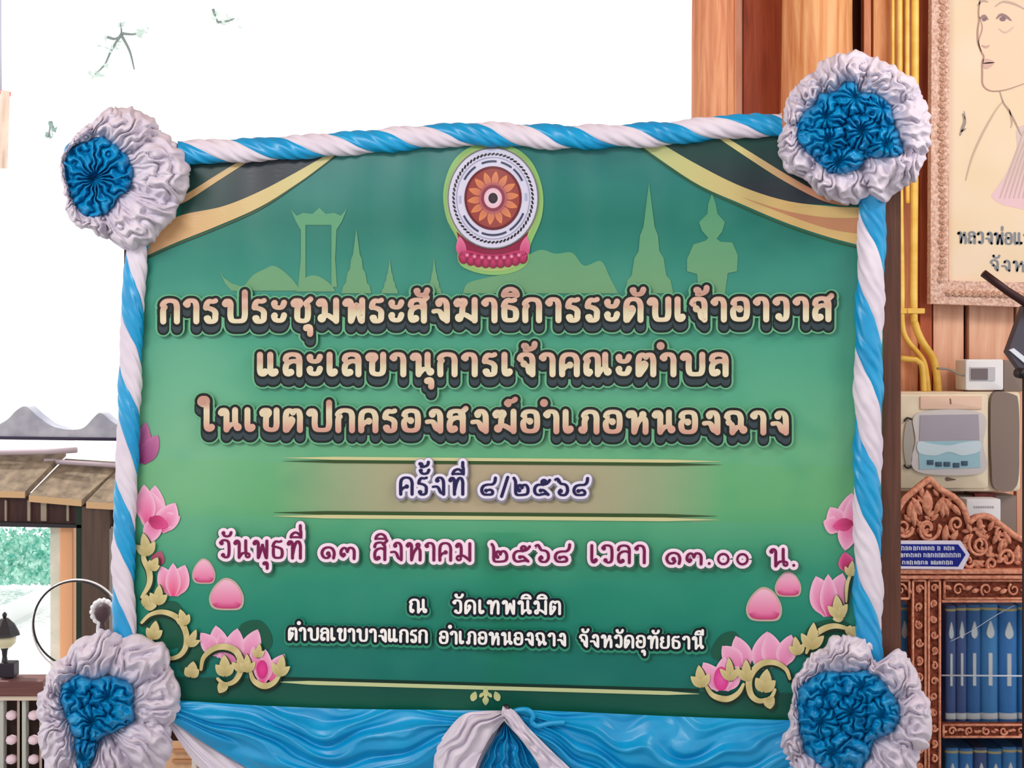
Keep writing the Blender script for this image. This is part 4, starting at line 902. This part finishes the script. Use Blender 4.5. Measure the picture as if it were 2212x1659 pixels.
def inside(poly, x, y):
    c = False; n = len(poly); j = n-1
    for i in range(n):
        if (poly[i][1] > y) != (poly[j][1] > y) and x < (poly[j][0]-poly[i][0])*(y-poly[i][1])/(poly[j][1]-poly[i][1])+poly[i][0]: c = not c
        j = i
    return c
g = G(); random.seed(11)
for (cx, cy, r, tn, st, sg) in ((2004, 1142, 26, 1.1, 0, 1), (2004, 1142, 15, 1, 1, 1), (2066, 1132, 15, 1.2, 2, 1), (2116, 1176, 26, 1.1, 4, -1), (2116, 1176, 14, 1, 1, 1), (2164, 1150, 16, 1.2, 1, 1), (2176, 1206, 18, 1.2, 3, 1), (2220, 1190, 22, 1.2, 5, 1), (2270, 1204, 18, 1.2, 0, 1),
                              (1952, 1140, 20, 1.2, 0, 1), (2066, 1192, 15, 1.1, 2, -1), (2092, 1212, 13, 1.2, 0, 1), (2142, 1218, 12, 1.2, 2, 1)):
    curl(g, cx, cy, r, tn, st, KY+.004, .0055, sg)
for (x, y, L, w, a) in ((2004, 1114, 56, 24, 92), (1992, 1112, 44, 16, 120), (2018, 1112, 46, 16, 62), (2036, 1120, 44, 15, 88), (2048, 1116, 40, 14, 108), (2076, 1114, 34, 14, 130), (2058, 1100, 30, 14, 126), (1976, 1140, 56, 16, 96), (1962, 1120, 40, 14, 80), (2040, 1176, 44, 16, 84), (2054, 1170, 30, 14, 60),
                        (2116, 1146, 30, 14, 90), (2134, 1148, 30, 12, 60), (2098, 1152, 26, 12, 110), (2144, 1176, 36, 14, 60), (2156, 1196, 36, 12, 72), (2184, 1176, 34, 14, 120), (2196, 1214, 38, 16, 84), (2150, 1214, 24, 12, 20), (2100, 1222, 30, 12, 20), (2126, 1224, 28, 12, 150), (2080, 1176, 26, 12, 60), (1990, 1196, 30, 14, 60), (2020, 1190, 30, 12, 120)):
    leaf3(g, x, y, L, w, a, KY+.006, .009)
for k in range(150):
    x = random.uniform(1915, 2330); y = random.uniform(1050, 1222)
    if inside(crest, x, y-8) and inside(crest, x-8, y) and inside(crest, x+8, y): leaf3(g, x, y, random.uniform(16, 28), random.uniform(8, 13), random.uniform(0, 360), KY+.009, .007)
g.obj('crest_carving', CARVE, bk)
def rail(name, x0, y0, x1, y1, Y, th, mat=CARVE, bev=.003): return pbox(name, x0, y0, x1, y1, Y, th, mat, bk, bev)
rail('cornice', 1920, 1230, 2420, 1240, KY-.012, .05); rail('cornice', 1920, 1243, 2420, 1251, KY-.006, .04)
# body: side boards, back, shelf boards
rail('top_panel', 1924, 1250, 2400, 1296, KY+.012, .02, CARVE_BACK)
def strip_relief(name, x0, x1, y0, y1, vertical, Y=KY+.0):
    g = G()
    a = W(x0, y1, Y+.010); b = W(x1, y0, Y+.010)
    e = 3.0
    # thin raised borders and carved curls between them
    for (p, q) in (((x0, y0), (x1, y0)), ((x0, y1), (x1, y1)), ((x0, y0), (x0, y1)), ((x1, y0), (x1, y1))): g.tube([W(*p, Y+.004), W(*q, Y+.004)], .0035, 6)
    L = (y1-y0) if vertical else (x1-x0); w = (x1-x0) if vertical else (y1-y0); n = max(1, int(L/(w*1.35)))
    for k in range(n):
        c = (k+.5)/n; cx, cy = ((x0+x1)/2, y0+L*c) if vertical else (x0+L*c, (y0+y1)/2)
        curl(g, cx, cy, w*.32, 1.15, k*2.1, Y+.006, .0036, 1 if k % 2 else -1)
        for s in (-1, 1):
            leaf3(g, cx+(0 if vertical else s*w*.35), cy+(s*w*.35 if vertical else 0), w*.5, w*.26, (90*s if vertical else (0 if s > 0 else 180))+random.uniform(-30, 30)*(-1 if s > 0 else 1), Y+.008, .006)
    return g.obj(name, CARVE, bk)
strip_relief('panel_carving', 2040, 2400, 1254, 1293, False); strip_relief('panel_carving', 1926, 1964, 1254, 1293, False)
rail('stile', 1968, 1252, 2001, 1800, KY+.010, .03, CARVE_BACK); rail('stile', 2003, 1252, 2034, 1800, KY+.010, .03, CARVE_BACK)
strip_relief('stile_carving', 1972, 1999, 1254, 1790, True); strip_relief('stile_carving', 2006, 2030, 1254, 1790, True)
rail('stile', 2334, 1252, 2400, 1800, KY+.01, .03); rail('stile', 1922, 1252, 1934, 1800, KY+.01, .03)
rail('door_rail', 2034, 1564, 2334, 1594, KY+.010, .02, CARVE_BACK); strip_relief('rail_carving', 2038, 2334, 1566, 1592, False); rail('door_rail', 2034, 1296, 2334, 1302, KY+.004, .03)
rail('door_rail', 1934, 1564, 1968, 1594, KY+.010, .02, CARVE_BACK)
g = G(); a = W(1922, 0, KY).x; b = W(2400, 0, KY).x
g.box((a, KY+.36, 0), (b, KY+.38, W(0, 1240, KY).z)); g.obj('back_board', WOOD_RED, bk, smooth=False)
for x in (a, b-.02):
    g = G(); g.box((x, KY+.04, 0), (x+.02, KY+.36, W(0, 1240, KY).z)); g.obj('side_board', CARVE, bk, smooth=False)
SH1 = W(0, 1566, KY+.06).z-.004; SH2 = W(0, 1860, KY+.06).z
for z in (SH1, SH2):
    g = G(); g.box((a+.02, KY+.05, z-.02), (b-.02, KY+.36, z)); g.obj('shelf', CARVE, bk, smooth=False)
g = G(); g.box((a+.02, KY+.03, 0), (b-.02, KY+.06, W(0, 1800, KY).z-.02)); g.obj('lower_panel', CARVE, bk, smooth=False)
glass = P('cabinet_glass', (235, 245, 255), .02, .5, 0, Transmission_Weight=1.0, IOR=1.1, Alpha=.35)
for (x0, x1, y0, y1) in ((2034, 2334, 1302, 1564), (2034, 2334, 1594, 1790), (1934, 1968, 1302, 1564)):
    g = G(); g.plate([(x0, y0), (x1, y0), (x1, y1), (x0, y1)], KY+.035, .003); gp = g.obj('glass_pane', glass, bk, smooth=False)
    if x0 == 2034 and y0 == 1302: gp0 = gp
    g = G(); p0 = W(x0, (y0+y1)/2+26, KY+.03); p1 = W(x1, (y0+y1)/2+28, KY+.03); g.tube([p0, p1], .0022, 8)
    if y0 == 1302: g.obj('glazing_bar', P('pale_bar', (214, 226, 244), .3), gp)
# white reflection across the glass, built as a thin pale tube
g = G(); g.tube([W(x, y, KY+.03) for x, y in catmull([(2052, 1386), (2100, 1362), (2150, 1330), (2190, 1308)], 10)], .0009, 5); g.obj('reflection_line', P('pale_reflection', (200, 216, 236), .5), gp0)

# books, every spine a book with its printed bands
BK_ = [noisy('book_blue_%d' % i, c, tuple(min(255, v+16) for v in c), (4, 4, 1), 4, .45, .4, .0) for i, c in enumerate([(40, 92, 150), (56, 78, 128), (52, 118, 176), (34, 104, 164), (44, 110, 176)])]
CREAM = P('cream_print', (206, 212, 214), .5); GOLDP = P('gold_print', (190, 176, 120), .4)
def book(x0, x1, ztop, zbot, Y, mi, group, label):
    # ztop/zbot are heights in metres; x pixel columns measured at depth Y
    X0 = W(x0, 0, Y).x; X1 = W(x1, 0, Y).x; r = (X1-X0)/2; cx = (X0+X1)/2
    t = thing('book', (cx, Y+.09, zbot), label, 'book', group); H = ztop-zbot
    def spine(za, zb, grow, mat, nm, wf=1.0, par=t):
        g = G(); n = 10; V = []
        for z in (za, zb):
            for k in range(n+1): a_ = PI*(.5-wf/2+wf*k/n); V.append((cx-(r+grow)*math.cos(a_), Y+r*.45-(r*.45+grow)*math.sin(a_), z))
        Fc = [(k, k+1, n+2+k, n+1+k) for k in range(n)]
        return g.add(V, Fc) or g.obj(nm, mat, par)
    g = G(); n = 10; V = []
    for z in (zbot, ztop):
        V += [(cx-r*math.cos(PI*k/n), Y+r*.45-r*.45*math.sin(PI*k/n), z) for k in range(n+1)]+[(X1, Y+.17, z), (X0, Y+.17, z)]
    m = n+3; g.add(V, [tuple(range(m)), tuple(reversed(range(m, 2*m)))]+[(k, (k+1) % m, m+(k+1) % m, m+k) for k in range(m)])
    g.obj('cover', BK_[mi % 5], t, smooth=False)
    spine(zbot+H*.955, zbot+H*.975, .0006, GOLDP, 'gold_band'); spine(zbot+H*.05, zbot+H*.10, .0006, CREAM, 'foot_label', .8)
    # teardrop ornament
    g = G(); zc = zbot+H*.80; V = []
    for (w_, dz) in ((.05, .055), (.22, .03), (.42, -.01), (.46, -.035), (.3, -.055), (.05, -.065)):
        for s in (-1, 1): V.append((cx+s*w_*r, Y-.0012, zc+dz*H*1.2))
    g.add(V, [(2*k, 2*k+1, 2*k+3, 2*k+2) for k in range(5)]); g.obj('ornament', CREAM, t, smooth=False)
    g = G(); g.box((cx-r*.22, Y-.0014, zbot+H*.33), (cx+r*.22, Y+.001, zbot+H*.60)); g.obj('title_strip', CREAM, t, smooth=False)
zt = W(0, 1306, KY+.07).z
edges = [(2044, 2066), (2067, 2089), (2090, 2120), (2121, 2158), (2160, 2200), (2202, 2240), (2242, 2282), (2284, 2322)]
desc = ['leftmost narrow dark blue volume behind the upper glass door', 'second narrow slate blue volume from the left stile, upper shelf', 'dim greyish blue volume third from the left stile, upper shelf',
        'bright blue volume fourth from the left stile, upper shelf', 'wide bright blue volume with white teardrop, upper shelf, fifth from the stile', 'blue volume cut by the right edge of the photo, upper shelf',
        'blue volume beyond the right edge, seventh on the upper shelf', 'blue volume beyond the right edge, eighth on the upper shelf']
for k, (x0, x1) in enumerate(edges): book(x0, x1, zt-random.uniform(0, .004), SH1, KY+.07, (1, 1, 0, 2, 4, 3, 2, 4)[k], 'blue volumes on the upper shelf', desc[k])
zt2 = W(0, 1614, KY+.07).z
desc2 = ['leftmost blue volume on the lower shelf under the carved rail', 'second blue volume on the lower shelf from the left stile', 'third blue volume on the lower shelf from the left stile', 'fourth blue volume on the lower shelf from the left stile',
         'fifth blue volume on the lower shelf, near the photo edge', 'sixth blue volume on the lower shelf, cut by the photo edge', 'seventh lower shelf volume beyond the photo edge', 'eighth lower shelf volume beyond the photo edge']
for k, (x0, x1) in enumerate([(2044, 2072), (2074, 2104), (2106, 2134), (2136, 2166), (2168, 2198), (2200, 2236), (2238, 2276), (2278, 2320)]): book(x0, x1, zt2-random.uniform(0, .006), SH2, KY+.07, (2, 4, 1, 3, 2, 0, 4, 3)[k], 'blue volumes on the lower shelf', desc2[k])
book(1940, 1968, zt, SH1, KY+.07, 2, None, 'narrow blue volume between the dark stand post and the carved stile')

# blue arrow sign on the crest
sg = thing('arrow_sign', W(2010, 1228, KY-.02), 'blue and white arrow-shaped sign pointing right on the bookcase crest', 'sign')
g = G(); g.plate([(1880, 1168), (2075, 1168), (2095, 1198), (2080, 1230), (1880, 1228)], KY-.018, .006); sbd = g.obj('board', P('sign_white', (226, 220, 244), .4), sg, smooth=False)
g = G(); SM = KY-.018; fill(g, [(1884, 1175), (2070, 1176), (2086, 1198), (2070, 1224), (1884, 1222)], 1, lin((36, 46, 150)), SM)
for (y, segs) in ((1184, ((1900, 1944), (1948, 1966), (1974, 2014), (2026, 2032), (2040, 2060))), (1199, ((1900, 1930), (1938, 1956), (1960, 1988), (1996, 2030), (2036, 2070))), (1215, ((1900, 1940), (1950, 1968), (1976, 2004), (2012, 2020), (2022, 2060)))):
    for (a_, b_) in segs:
        x = a_
        while x < b_:
            w_ = random.uniform(4, 7); h_ = random.uniform(3.2, 4.4)
            ribbon(g, [(x, y+h_), (x, y-h_), (x+w_*.7, y-h_*.6), (x+w_*.7, y+h_)], lambda t, a, b: 1.25, 2, lin((226, 230, 252)), SM, round_=4); x += w_+2.4
g.obj('lettering', PAPER, sbd)

# ------------------------------------------------------------------ left background, outdoors
OY = 5.6
TILE = noisy('weathered_roof_tile', (112, 98, 84), (158, 140, 118), (6, 6, 6), 3, .8, .2, .3)
TEDGE = P('tile_edge', (214, 178, 136), .7)
DKW = wood('dark_brown_eave', (56, 34, 34), (84, 54, 50)); GRYR = noisy('grey_cement_sheet', (168, 170, 186), (196, 198, 208), (4, 4, 4), 3, .8, .2, .1)
pav = thing('pavilion', (W(150, 0, OY).x, OY+.3, 0), 'small tiled pavilion outdoors at the left with dark eave and posts', 'pavilion')
g = G(); prof = catmull([(-160, 926), (-120, 900), (-100, 890), (-70, 912), (-40, 930), (10, 910), (36, 886), (56, 878), (80, 898), (112, 920), (150, 928), (180, 924), (204, 900), (218, 892), (244, 912), (280, 930), (330, 930)], 6)
g.plate(prof+[(330, 950), (-160, 946)], OY+.25, .10); g.obj('sheet_roof', GRYR, pav, smooth=False)
g = G(); g.tube([W(-160, 944, OY+.24), W(330, 950, OY+.24)], .008, 6); g.obj('sheet_edge', P('dark_purple_grey', (58, 50, 74), .6), pav)
def tile(pts, th=.03):
    g = G(); a, b, c, d = [W(*p, OY) for p in pts]; back = Vector((0, .26, .0))
    V = [a+back, b+back, c, d]; V += [v-Vector((0, 0, th)) for v in V]
    g.add(V, [(0, 1, 2, 3), (7, 6, 5, 4), (0, 3, 7, 4), (1, 5, 6, 2), (0, 4, 5, 1), (3, 2, 6, 7)], m=0)
    g.M[-1] = 1; return g.obj('roof_tile', [TILE, TEDGE], pav, smooth=False)
tile([(-150, 984), (98, 980), (54, 1062), (-190, 1056)]); tile([(96, 1000), (228, 1008), (176, 1080), (62, 1070)]); tile([(226, 1012), (360, 1020), (330, 1092), (186, 1084)])
g = G(); g.tube([W(-150, 980, OY+.18), W(96, 976, OY+.18), W(166, 972, OY+.18)], .014, 8); g.tube([W(96, 996, OY+.2), W(230, 1004, OY+.2), W(360, 1014, OY+.2)], .012, 8); g.obj('ridge_trim', P('pale_trim', (196, 180, 190), .7), pav)
g = G(); g.plate([(-200, 1064), (54, 1066), (180, 1084), (330, 1096), (330, 1140), (0, 1130), (-200, 1128)], OY+.06, .04); g.obj('eave_board', DKW, pav, smooth=False)
for x, w_ in ((62, 3), (94, 6), (146, 2.5), (12, 2), (-40, 4)):
    g = G(); g.plate([(x-w_, 1080), (x+w_, 1081), (x+w_, 1126), (x-w_, 1125)], OY+.045, .012); g.obj('eave_slat', P('grey_slat', (170, 156, 140), .7), pav, smooth=False)
g = G(); g.plate([(-200, 1126), (0, 1128), (240, 1136), (240, 1142), (-200, 1134)], OY+.03, .03); g.obj('eave_trim', BLACKM, pav, smooth=False)
def opost(x0, x1, y0, Y, mat, nm='post'):
    g = G(); a_ = W(x0, y0, Y); b_ = W(x1, y0, Y); g.box((a_.x, Y, -.03), (b_.x, Y+(b_.x-a_.x), a_.z), bev=.004); return g.obj(nm, mat, pav, smooth=False)
opost(130, 157, 1130, OY+.1, P('orange_painted_post', (250, 186, 140), .7)); opost(108, 130, 1130, OY+.14, noisy('pale_green_plaster', (214, 220, 206), (236, 236, 226), (4, 4, 4), 3, .9))
opost(176, 236, 1094, OY+.02, wood('brown_grey_post', (82, 66, 58), (98, 80, 70))); opost(164, 177, 1094, OY+.03, P('dark_green_edge', (36, 56, 48), .7), 'post_edge')
# bush seen through the opening
g = G(); random.seed(5)
for k in range(2600):
    x = random.uniform(-60, 112); y = random.gauss(1215, 34)
    if y < 1130 or y > 1262: continue
    Y = random.uniform(7.4, 8.1); c = W(x, y, Y); a_ = random.uniform(0, 2*PI); s = random.uniform(.012, .028)
    u = Vector((math.cos(a_), random.uniform(-.6, .6), math.sin(a_)))*s; v = Vector((-math.sin(a_), random.uniform(-.6, .6), math.cos(a_)))*s*.55
    g.add([c-u, c-v, c+u, c+v], [(0, 1, 2, 3)])
o = tag(g.obj('bush', noisy('pale_sunlit_leaf', (70, 168, 146), (196, 240, 226), (3, 3, 3), 6, .6, .3, 0), smooth=False), 'pale sunlit green bush seen through the pavilion opening at left', 'bush'); o['kind'] = 'stuff'
g = G(); c0 = W(-100, 1258, 8.3); c1 = W(112, 1258, 8.3); g.box((c0.x, 7.2, -.03), (c1.x, 8.3, c0.z)); tag(g.obj('planter_wall', P('white_render', (250, 250, 250), .9), smooth=False), 'low white wall beneath the pale bush outdoors', 'wall')

# black hoop
HY_ = 4.6
hp = thing('metal_hoop', W(163, 1440, HY_), 'thin black metal hoop standing behind the lower left rosette', 'hoop')
g = G(); g.tube([W(x, y, HY_) for x, y in ellipse(163, 1347, 91, 92, 60)], .0042, 8, closed=True); g.obj('ring', BLACKM, hp)
g = G(); g.tube([W(x, y, HY_) for x, y in ellipse(168, 1352, 98, 100, 60)], .0036, 8, closed=True); g.obj('outer_ring', WHITEP, hp)
g = G(); g.tube([W(163, 1440, HY_), (W(163, 0, HY_).x, HY_, 0)], .008, 8); g.obj('leg', BLACKM, hp)
# dark finial ornament beside it
fn = thing('finial', W(216, 1380, 4.4), 'dark carved finial with white ruffled rim beside the black hoop', 'ornament')
c = W(222, 1322, 4.4); s = 4.4/F
g = G(); g.lathe((c.x, 4.4, c.z), [(7*s, -34*s), (5*s, -22*s), (14*s, -14*s), (18*s, -2*s), (15*s, 10*s), (7*s, 17*s), (1*s, 19*s)], 20); g.obj('head', P('dark_bronze', (74, 56, 64), .5), fn)
g = G(); 
for k in range(10): a_ = PI*.2+PI*1.2*k/9; q = W(222+22*math.cos(a_), 1322-24*math.sin(a_), 4.42); g.lathe(q, [(.001, -.012), (.010, -.006), (.012, 0), (.010, .006), (.001, .012)], 10)
g.obj('rim', WHITEP, fn)
g = G(); g.tube([W(214, 1350, 4.42), W(212, 1440, 4.42), (W(212, 0, 4.42).x, 4.42, 0)], .010, 8); g.obj('stem', WHITEP, fn)
# garden lantern on the railing
LY = 4.5; s = LY/F; c = W(10, 1462, LY)
ln = thing('lantern', c, 'small black-capped garden lantern standing on the railing at the left edge', 'lantern')
g = G(); g.lathe(c+Vector((0, 0, 90*s)), [(33*s, 0), (31*s, 5*s), (22*s, 22*s), (8*s, 36*s), (3*s, 38*s), (5*s, 42*s), (5*s, 46*s), (1*s, 50*s)], 8); g.obj('cap', BLACKM, ln, smooth=False)
g = G(); g.lathe(c+Vector((0, 0, 64*s)), [(14*s, 0), (22*s, 8*s), (24*s, 20*s), (20*s, 27*s)], 16); g.obj('glass', P('lantern_glass', (216, 212, 182), .3), ln)
g = G(); g.lathe(c+Vector((0, 0, 30*s)), [(7*s, 0), (5*s, 14*s), (6*s, 26*s), (10*s, 35*s)], 12); g.obj('stem', BLACKM, ln)
g = G(); g.box((c.x-8*s, LY-.02, c.z), (c.x+24*s, LY+.03, c.z+32*s), bev=.006); g.obj('base', P('black_plastic', (44, 36, 48), .5), ln, smooth=False)
# railing
RYy = 4.5
rl = thing('railing', (W(0, 0, RYy).x, RYy, 0), 'brown and cream railing with pale balusters at the lower left', 'railing')
g = G(); a_ = W(-700, 1497, RYy); b_ = W(104, 1464, RYy); g.box((a_.x, RYy-.05, a_.z), (b_.x, RYy+.05, b_.z), bev=.008); g.obj('top_rail', woodh('brown_rail', (96, 60, 60), (124, 84, 80)), rl, smooth=False)
a_ = W(-700, 1508, RYy); b_ = W(300, 1498, RYy)
g = G(); g.box((a_.x, RYy-.035, a_.z), (b_.x, RYy+.035, b_.z), bev=.003); g.obj('cream_rail', P('cream_paint', (226, 210, 194), .6), rl, smooth=False)
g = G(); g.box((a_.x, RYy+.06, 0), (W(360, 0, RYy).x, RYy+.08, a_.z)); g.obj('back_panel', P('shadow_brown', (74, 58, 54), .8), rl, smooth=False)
for x in range(-200, 360, 48):
    for (dx, w_, mt) in ((12, 7, P('pale_grey_green', (190, 196, 190), .6)), (56-2, 6, P('tan_baluster', (176, 156, 146), .6))):
        g = G(); p0 = W(x+dx-w_, 1510, RYy); p1 = W(x+dx+w_, 1510, RYy); g.box((p0.x, RYy-.015, .02), (p1.x, RYy+.015, p0.z), bev=.003); g.obj('baluster', mt, rl, smooth=False)
    for y in (1545, 1598, 1640, 1690):
        q = W(x+33, y, RYy); g = G(); g.lathe(q+Vector((0, 0, -.018)), [(.004, 0), (.017, .006), (.021, .018), (.017, .03), (.004, .036)], 14); g.obj('bead', P('pinkish_white_paint', (246, 224, 240), .6), rl)
# tan timber seen below the swag
tb = thing('wooden_chest', (W(405, 0, 3.4).x, 3.4, 0), 'tan panelled timber chest glimpsed beneath the left swag', 'furniture')
a_ = W(330, 1584, 3.4); b_ = W(470, 1584, 3.4)
g = G(); g.box((a_.x, 3.4, 0), (b_.x, 3.7, a_.z), bev=.01); g.obj('body', wood('tan_timber', (206, 160, 122), (228, 188, 150)), tb, smooth=False)
for y in (1622, 1644):
    g = G(); p0 = W(372, y+3, 3.39); p1 = W(470, y-3, 3.39); g.box((p0.x, 3.385, p0.z), (p1.x, 3.4, p1.z), bev=.002); g.obj('moulding', P('tan_moulding', (190, 140, 104), .6), tb, smooth=False)
g = G(); p0 = W(414, 1660, 3.38); p1 = W(424, 1600, 3.38); g.box((p0.x, 3.38, 0), (p1.x, 3.4, p1.z), bev=.002); g.obj('corner_strip', P('pale_corner', (226, 214, 206), .6), tb, smooth=False)

# tree sprays against the white sky, overexposure put into their pale colours
def spray(name, label, Y, twigs, leaves, seed, leafc, trunk):
    random.seed(seed); t = thing(name, (W(twigs[0][0][0], 0, Y).x, Y, -.03), label, 'tree')
    g = G()
    for tw in twigs: g.tube([W(x, y, Y) for x, y in catmull(tw, 8)], [.012*Y/9*(1-.6*i/(len(catmull(tw, 8))-1)) for i in range(len(catmull(tw, 8)))], 6)
    g.obj('twig', P('grey_twig', (136, 146, 142), .8), t)
    g = G(); x, y = trunk; q = W(x, y, Y); g.tube([W(*twigs[0][1], Y), W((twigs[0][1][0]+x)/2-4, (twigs[0][1][1]+y)/2, Y), q, (q.x, Y, -.03)], [.006, .01, .02, .05], 8); g.obj('trunk', P('overexposed_bark', (250, 250, 248), .9, .1), t)  # near-white bark: glare put into the colour so the trunk melts into the sky
    g = G()
    for (cx, cy, rr, n) in leaves:
        for k in range(n):
            x = random.gauss(cx, rr); y = random.gauss(cy, rr*.7); c = W(x, y, Y+random.uniform(-.2, .2)); a_ = random.uniform(0, 2*PI); L = random.uniform(.016, .03)
            u = Vector((math.cos(a_), .3, math.sin(a_)))*L; v = Vector((-math.sin(a_), .2, math.cos(a_)))*L*.4; g.add([c-u, c-v, c+u, c+v], [(0, 1, 2, 3)])
    g.obj('foliage', P(leafc[0], leafc[1], .7), t, smooth=False)['kind'] = 'stuff'; return t
spray('tree', 'pale twigs and leaves of an overexposed tree at the upper left', 9, [[(232, 80), (250, 84), (262, 72), (260, 50)], [(262, 72), (290, 74), (312, 66)], [(262, 74), (240, 110), (226, 140), (206, 160)], [(262, 76), (280, 110), (290, 150)]],
      [(306, 66, 8, 14), (238, 102, 14, 12), (206, 160, 7, 14), (228, 142, 3, 5), (260, 50, 5, 6)], 4, ('overexposed_leaf', (206, 224, 214)), (290, 250))
spray('tree', 'faint leaf sprig of an overexposed tree high above the garland', 9.4, [[(460, 20), (466, 36), (470, 48)], [(470, 48), (490, 46), (506, 40)]], [(464, 34, 6, 14), (498, 44, 7, 10)], 6, ('overexposed_faint_leaf', (214, 230, 220)), (482, 320))
spray('tree', 'small dark-green leaf sprig hanging left of the upper left rosette', 8.6, [[(110, 262), (108, 280), (104, 296)], [(110, 264), (118, 282)]], [(110, 268, 3, 6), (104, 292, 3, 6), (118, 280, 3, 6)], 8, ('soft_green_leaf', (150, 176, 168)), (150, 400))
# pennant, overexposure put into its pale colours, and little sign at the left edge
pn = thing('pennant', W(8, 370, 6), 'overexposed orange and pink pennant hanging at the upper left edge', 'flag')
g = G(); V = []
for i in range(13):
    for j in range(5):
        y = 196+14*i; x0 = -30+i*.8; x1 = 22-i*.5-(3 if i == 0 else 0); V.append(W(x0+(x1-x0)*j/4, y, 6+.03*math.sin(j*1.4+i*.3)))
g.add(V, [(i*5+k, i*5+k+1, (i+1)*5+k+1, (i+1)*5+k) for i in range(12) for k in range(4)]); g.obj('cloth', noisy('overexposed_orange_cloth', (255, 240, 224), (252, 212, 190), (1, 1, .6), 6, .8, .1, 0), pn)
g = G(); g.tube([W(-36, 192, 6), W(22, 204, 6)], .012, 8); g.obj('rod', P('overexposed_red', (236, 150, 150), .6), pn)
g = G(); g.tube([W(2, 196, 6), W(1, 20, 6), W(0, -300, 6)], .005, 6); g.obj('cord', P('pale_grey_cord', (206, 210, 226), .7), pn)
